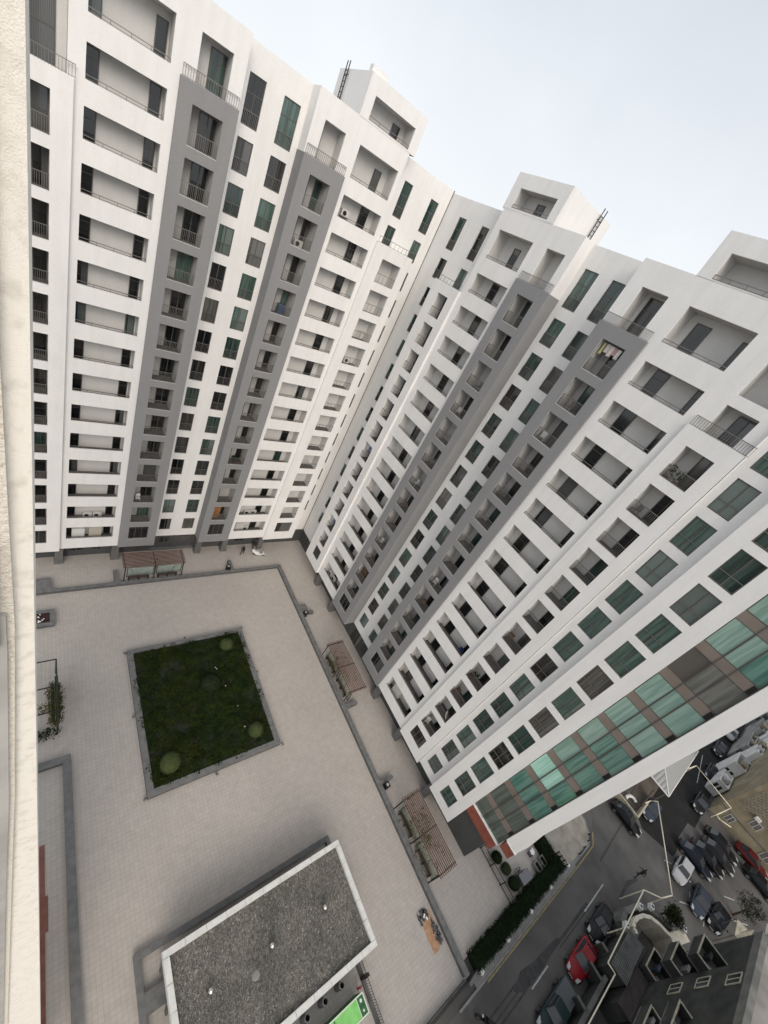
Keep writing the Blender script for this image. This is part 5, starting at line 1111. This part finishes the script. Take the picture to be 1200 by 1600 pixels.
cab('R', -12.4, .9, flo(RZ0,13,'wide'), 1.3, 1.6, plain('pale_cabinet_b', (.52,.52,.5), .6), 'pale cabinet on the lowest wide balcony nearest the street')
def rack(wing, s, d, z, label):
    t = thing('drying_rack', label, 'drying rack', wpos(wing, s, d, z), wrz(wing), 'drying racks on balconies'); b = MB()
    for x in (-.35,.35):
        b.bar((x,-.3,0),(x,.3,1.0),.016,5); b.bar((x,.3,0),(x,-.3,1.0),.016,5)
    for y in (-.3,0,.3): b.bar((-.45,y,1.0),(.45,y,1.0),.014,5)
    b.build('frame', M['metal'], t)
def chair(wing, s, d, z, label, mat):
    t = thing('garden_chair', label, 'chair', wpos(wing, s, d, z), wrz(wing)+random.uniform(-.6,.6), 'chairs on balconies')
    b = MB(); b.box(-.23,-.22,.42,.23,.22,.46); b.build('seat', mat, t); b = MB(); b.box(-.23,.19,.47,.23,.23,.9); b.build('backrest', mat, t)
    for x in (-.2,.2):
        for y in (-.19,.19): b = MB(); b.bar((x,y,0),(x,y,.42),.02,5); b.build('leg', mat, t)
rack('L', 8.5, .4, flo(LZ,5,'bay'), 'folding drying rack on the sixth balcony down the grey bay left of the windows')
rack('L', 8.5, .35, flo(LZ,9,'bay'), 'folding drying rack on a lower balcony of the grey bay above the far pergola')
chair('L', 8.6, .3, flo(LZ,11,'bay'), 'white chair on a low balcony of the grey bay above the far pergola', plain('white_plastic', (.75,.75,.74), .4))
chair('L', 18.2, .4, flo(LZ,9,'bay'), 'dark chair on a low balcony of the grey bay next to the corner', M['black'])
wc = [plain('white_plastic_b', (.6,.6,.59), .4), bwd, M['metal']]
for k, w_ in ((2,'third'),(3,'fourth'),(5,'sixth'),(6,'seventh'),(7,'eighth'),(9,'tenth'),(10,'eleventh')):
    chair('R', -25.9+.25*(k%3), .4, flo(RZ0,k,'bay'), 'chair behind the railing, %s balcony down the right wing grey bay nearest the corner' % w_, wc[k%3])
for k, w_ in ((4,'fifth'),(9,'tenth'),(5,'sixth')): rack('R', -25.2, .5, flo(RZ0,k,'bay'), 'drying rack, %s balcony down the right wing grey bay nearest the corner' % w_)
for k, w_ in ((1,'second'),(2,'third'),(4,'fifth'),(8,'ninth'),(9,'tenth'),(10,'eleventh')): chair('R', -16.7+.3*(k%2), .35, flo(RZ0,k,'bay'), 'chair behind the railing, %s balcony down the right wing grey bay nearest the street' % w_, wc[(k+1)%3])
for k, w_ in ((3,'fourth'),(10,'eleventh')): rack('R', -15.9, .5, flo(RZ0,k,'bay'), 'drying rack, %s balcony down the right wing grey bay nearest the street' % w_)
# laundry
for s, w_, h_, col in ((-16.95,.2,.85,(.5,.48,.25)),(-16.6,.32,.6,(.62,.58,.55)),(-16.25,.3,.75,(.68,.62,.6)),(-15.95,.26,.55,(.5,.36,.34)),(-15.65,.3,.7,(.7,.68,.66))):
    b = MB(); n = 6
    for i in range(n):
        x0 = -w_/2+w_*i/n; x1 = x0+w_/n; y = .03*(i%2); y2 = .03*((i+1)%2)
        b.face([(x0,y,0),(x1,y2,0),(x1,y2*2,-h_),(x0,y*2,-h_*(.92 if i%3 else 1))])
    o = b.build('laundry', plain('laundry_%d' % int(-s*100), col, .9), None, wpos('R', s, .1, LZ-.35), -PI/2); sd_ = o.modifiers.new('thick','SOLIDIFY'); sd_.thickness=.02
    tag(o, {-16.95:'yellowish towel hung at the left of the laundry on the topmost grey bay balcony',-16.6:'short pale shirt hung second in the laundry on the topmost grey bay balcony',-16.25:'pink white shirt hung in the middle of the laundry on the topmost grey bay balcony',-15.95:'reddish cloth hung fourth in the laundry on the topmost grey bay balcony',-15.65:'white cloth hung at the right of the laundry on the topmost grey bay balcony'}[s], 'laundry', 'laundry on the topmost grey bay balcony')
b = MB(); b.bar((0,-.95,0),(0,.95,0),.012,5); o = b.build('clothes_line', M['metal'], None, wpos('R', -16.2, .1, LZ-.34)); tag(o, 'thin line the laundry hangs from under the topmost grey bay balcony ceiling', 'clothes line')
b = MB(); b.lathe([(.001,0),(.26,0),(.3,.3),(.3,.55),(.26,.8),(.001,.8)], (0,0,0), 16); tag(b.build('barrel', plain('blue_plastic', (.02,.03,.11), .4), None, wpos('R',-10.0,.7,flo(RZ0,9,'wide'))), 'dark blue plastic barrel at the right end of a low wide balcony nearest the street', 'barrel')
b = MB(); b.lathe([(.001,.0),(.2,.03),(.36,.1),(.42,.16),(.4,.16),(.2,.05),(.001,.02)], (0,0,0), 20); o = b.build('satellite_dish', acw, None, wpos('R',-6.6,-.12,flo(RZ0,11,'bay')+.9)); o.rotation_euler = (1.1,0,.5); tag(o, 'white satellite dish at a low balcony of the white bay nearest the street', 'satellite dish')
# pots with plants and dark plants at the top white bay balcony
for k, (s, kk, w_) in enumerate(((-7.6,1,'dark leafy plant, left one on the highest railed balcony of the street end white bay'),(-6.9,1,'dark leafy plant, right one on the highest railed balcony of the street end white bay'),(-7.4,9,'dark plant on a low balcony of the white street end bay'),(18.6,9,'leafy plant on a low balcony of the grey bay next to the corner'))):
    wing = 'R' if s < 0 else 'L'; z = flo(RZ0 if s < 0 else LZ, kk, 'bay'); t = thing('potted_plant', w_, 'plant', wpos(wing, s, .3, z), 0, 'potted plants on balconies')
    b = MB(); b.lathe([(.001,0),(.16,0),(.2,.3),(.001,.3)], (0,0,0), 12); b.build('pot', bwd, t); v, f = [], []
    for i in range(16): leafcards(random.gauss(0,.15), random.gauss(0,.15), random.uniform(.4,1.1), .12,.12,.12, 8, .05,.11, v, f, False)
    me = bpy.data.meshes.new('leaves'); me.from_pydata(v, [], f); me.materials.append(gm3); link('leaves', me, t)
# small round wall lights under the top openings
for wing, s, d, z, l in (('L',17.75,1.0,49.75,'small round ceiling lamp in the top opening above the left wing corner grey bay'),('R',-15.35,.9,49.6,'small round lamp beside the top window above the grey bay nearest the street')):
    b = MB(); b.lathe([(.001,0),(.1,.02),(.13,.1),(.1,.18),(.001,.2)], (0,0,0), 12); tag(b.build('round_lamp', bwd, None, wpos(wing, s, d, z)), l, 'lamp')

rack('L', 28.6, .4, flo(LZ,3,'bay'), 'drying rack on a high balcony of the white corner bay, left wing')
rack('L', 28.0, .4, flo(LZ,9,'bay'), 'drying rack on a lower balcony of the white corner bay, left wing')
cab('L', 18.5, .6, flo(LZ,3,'bay'), .7, 1.0, plain('blue_box_paint', (.03,.07,.14), .5), 'small blue cabinet on an upper balcony of the grey bay next to the corner')
for k, w_ in ((7,'middle height'),(11,'low')):
    for q, c in enumerate(((.45,.47,.55),(.12,.14,.22),(.6,.6,.6))):
        b = MB(); b.box(-.2,-.012,-.8+.12*q,.2,.012,0); b.box(-.24,-.02,-.03,.24,.02,.0)
        tag(b.build('laundry', plain('cloth_%d_%d' % (k,q), c, .9), None, wpos('R', -35.4+.45*q, .15, RZ0-P*k-.3), -PI/2), 'washing in a row in a %s opening of the right wing corner bay' % w_, 'laundry', 'washing hung at %s in the right wing white corner bay' % w_)
for k, w_ in ((2,'third'),(7,'eighth'),(10,'eleventh'),(12,'lowest')):
    chair('R', -7.5, .4, flo(RZ0,k,'bay'), 'chair behind the railing, %s balcony of the white bay nearest the street' % w_, wc[k%3])
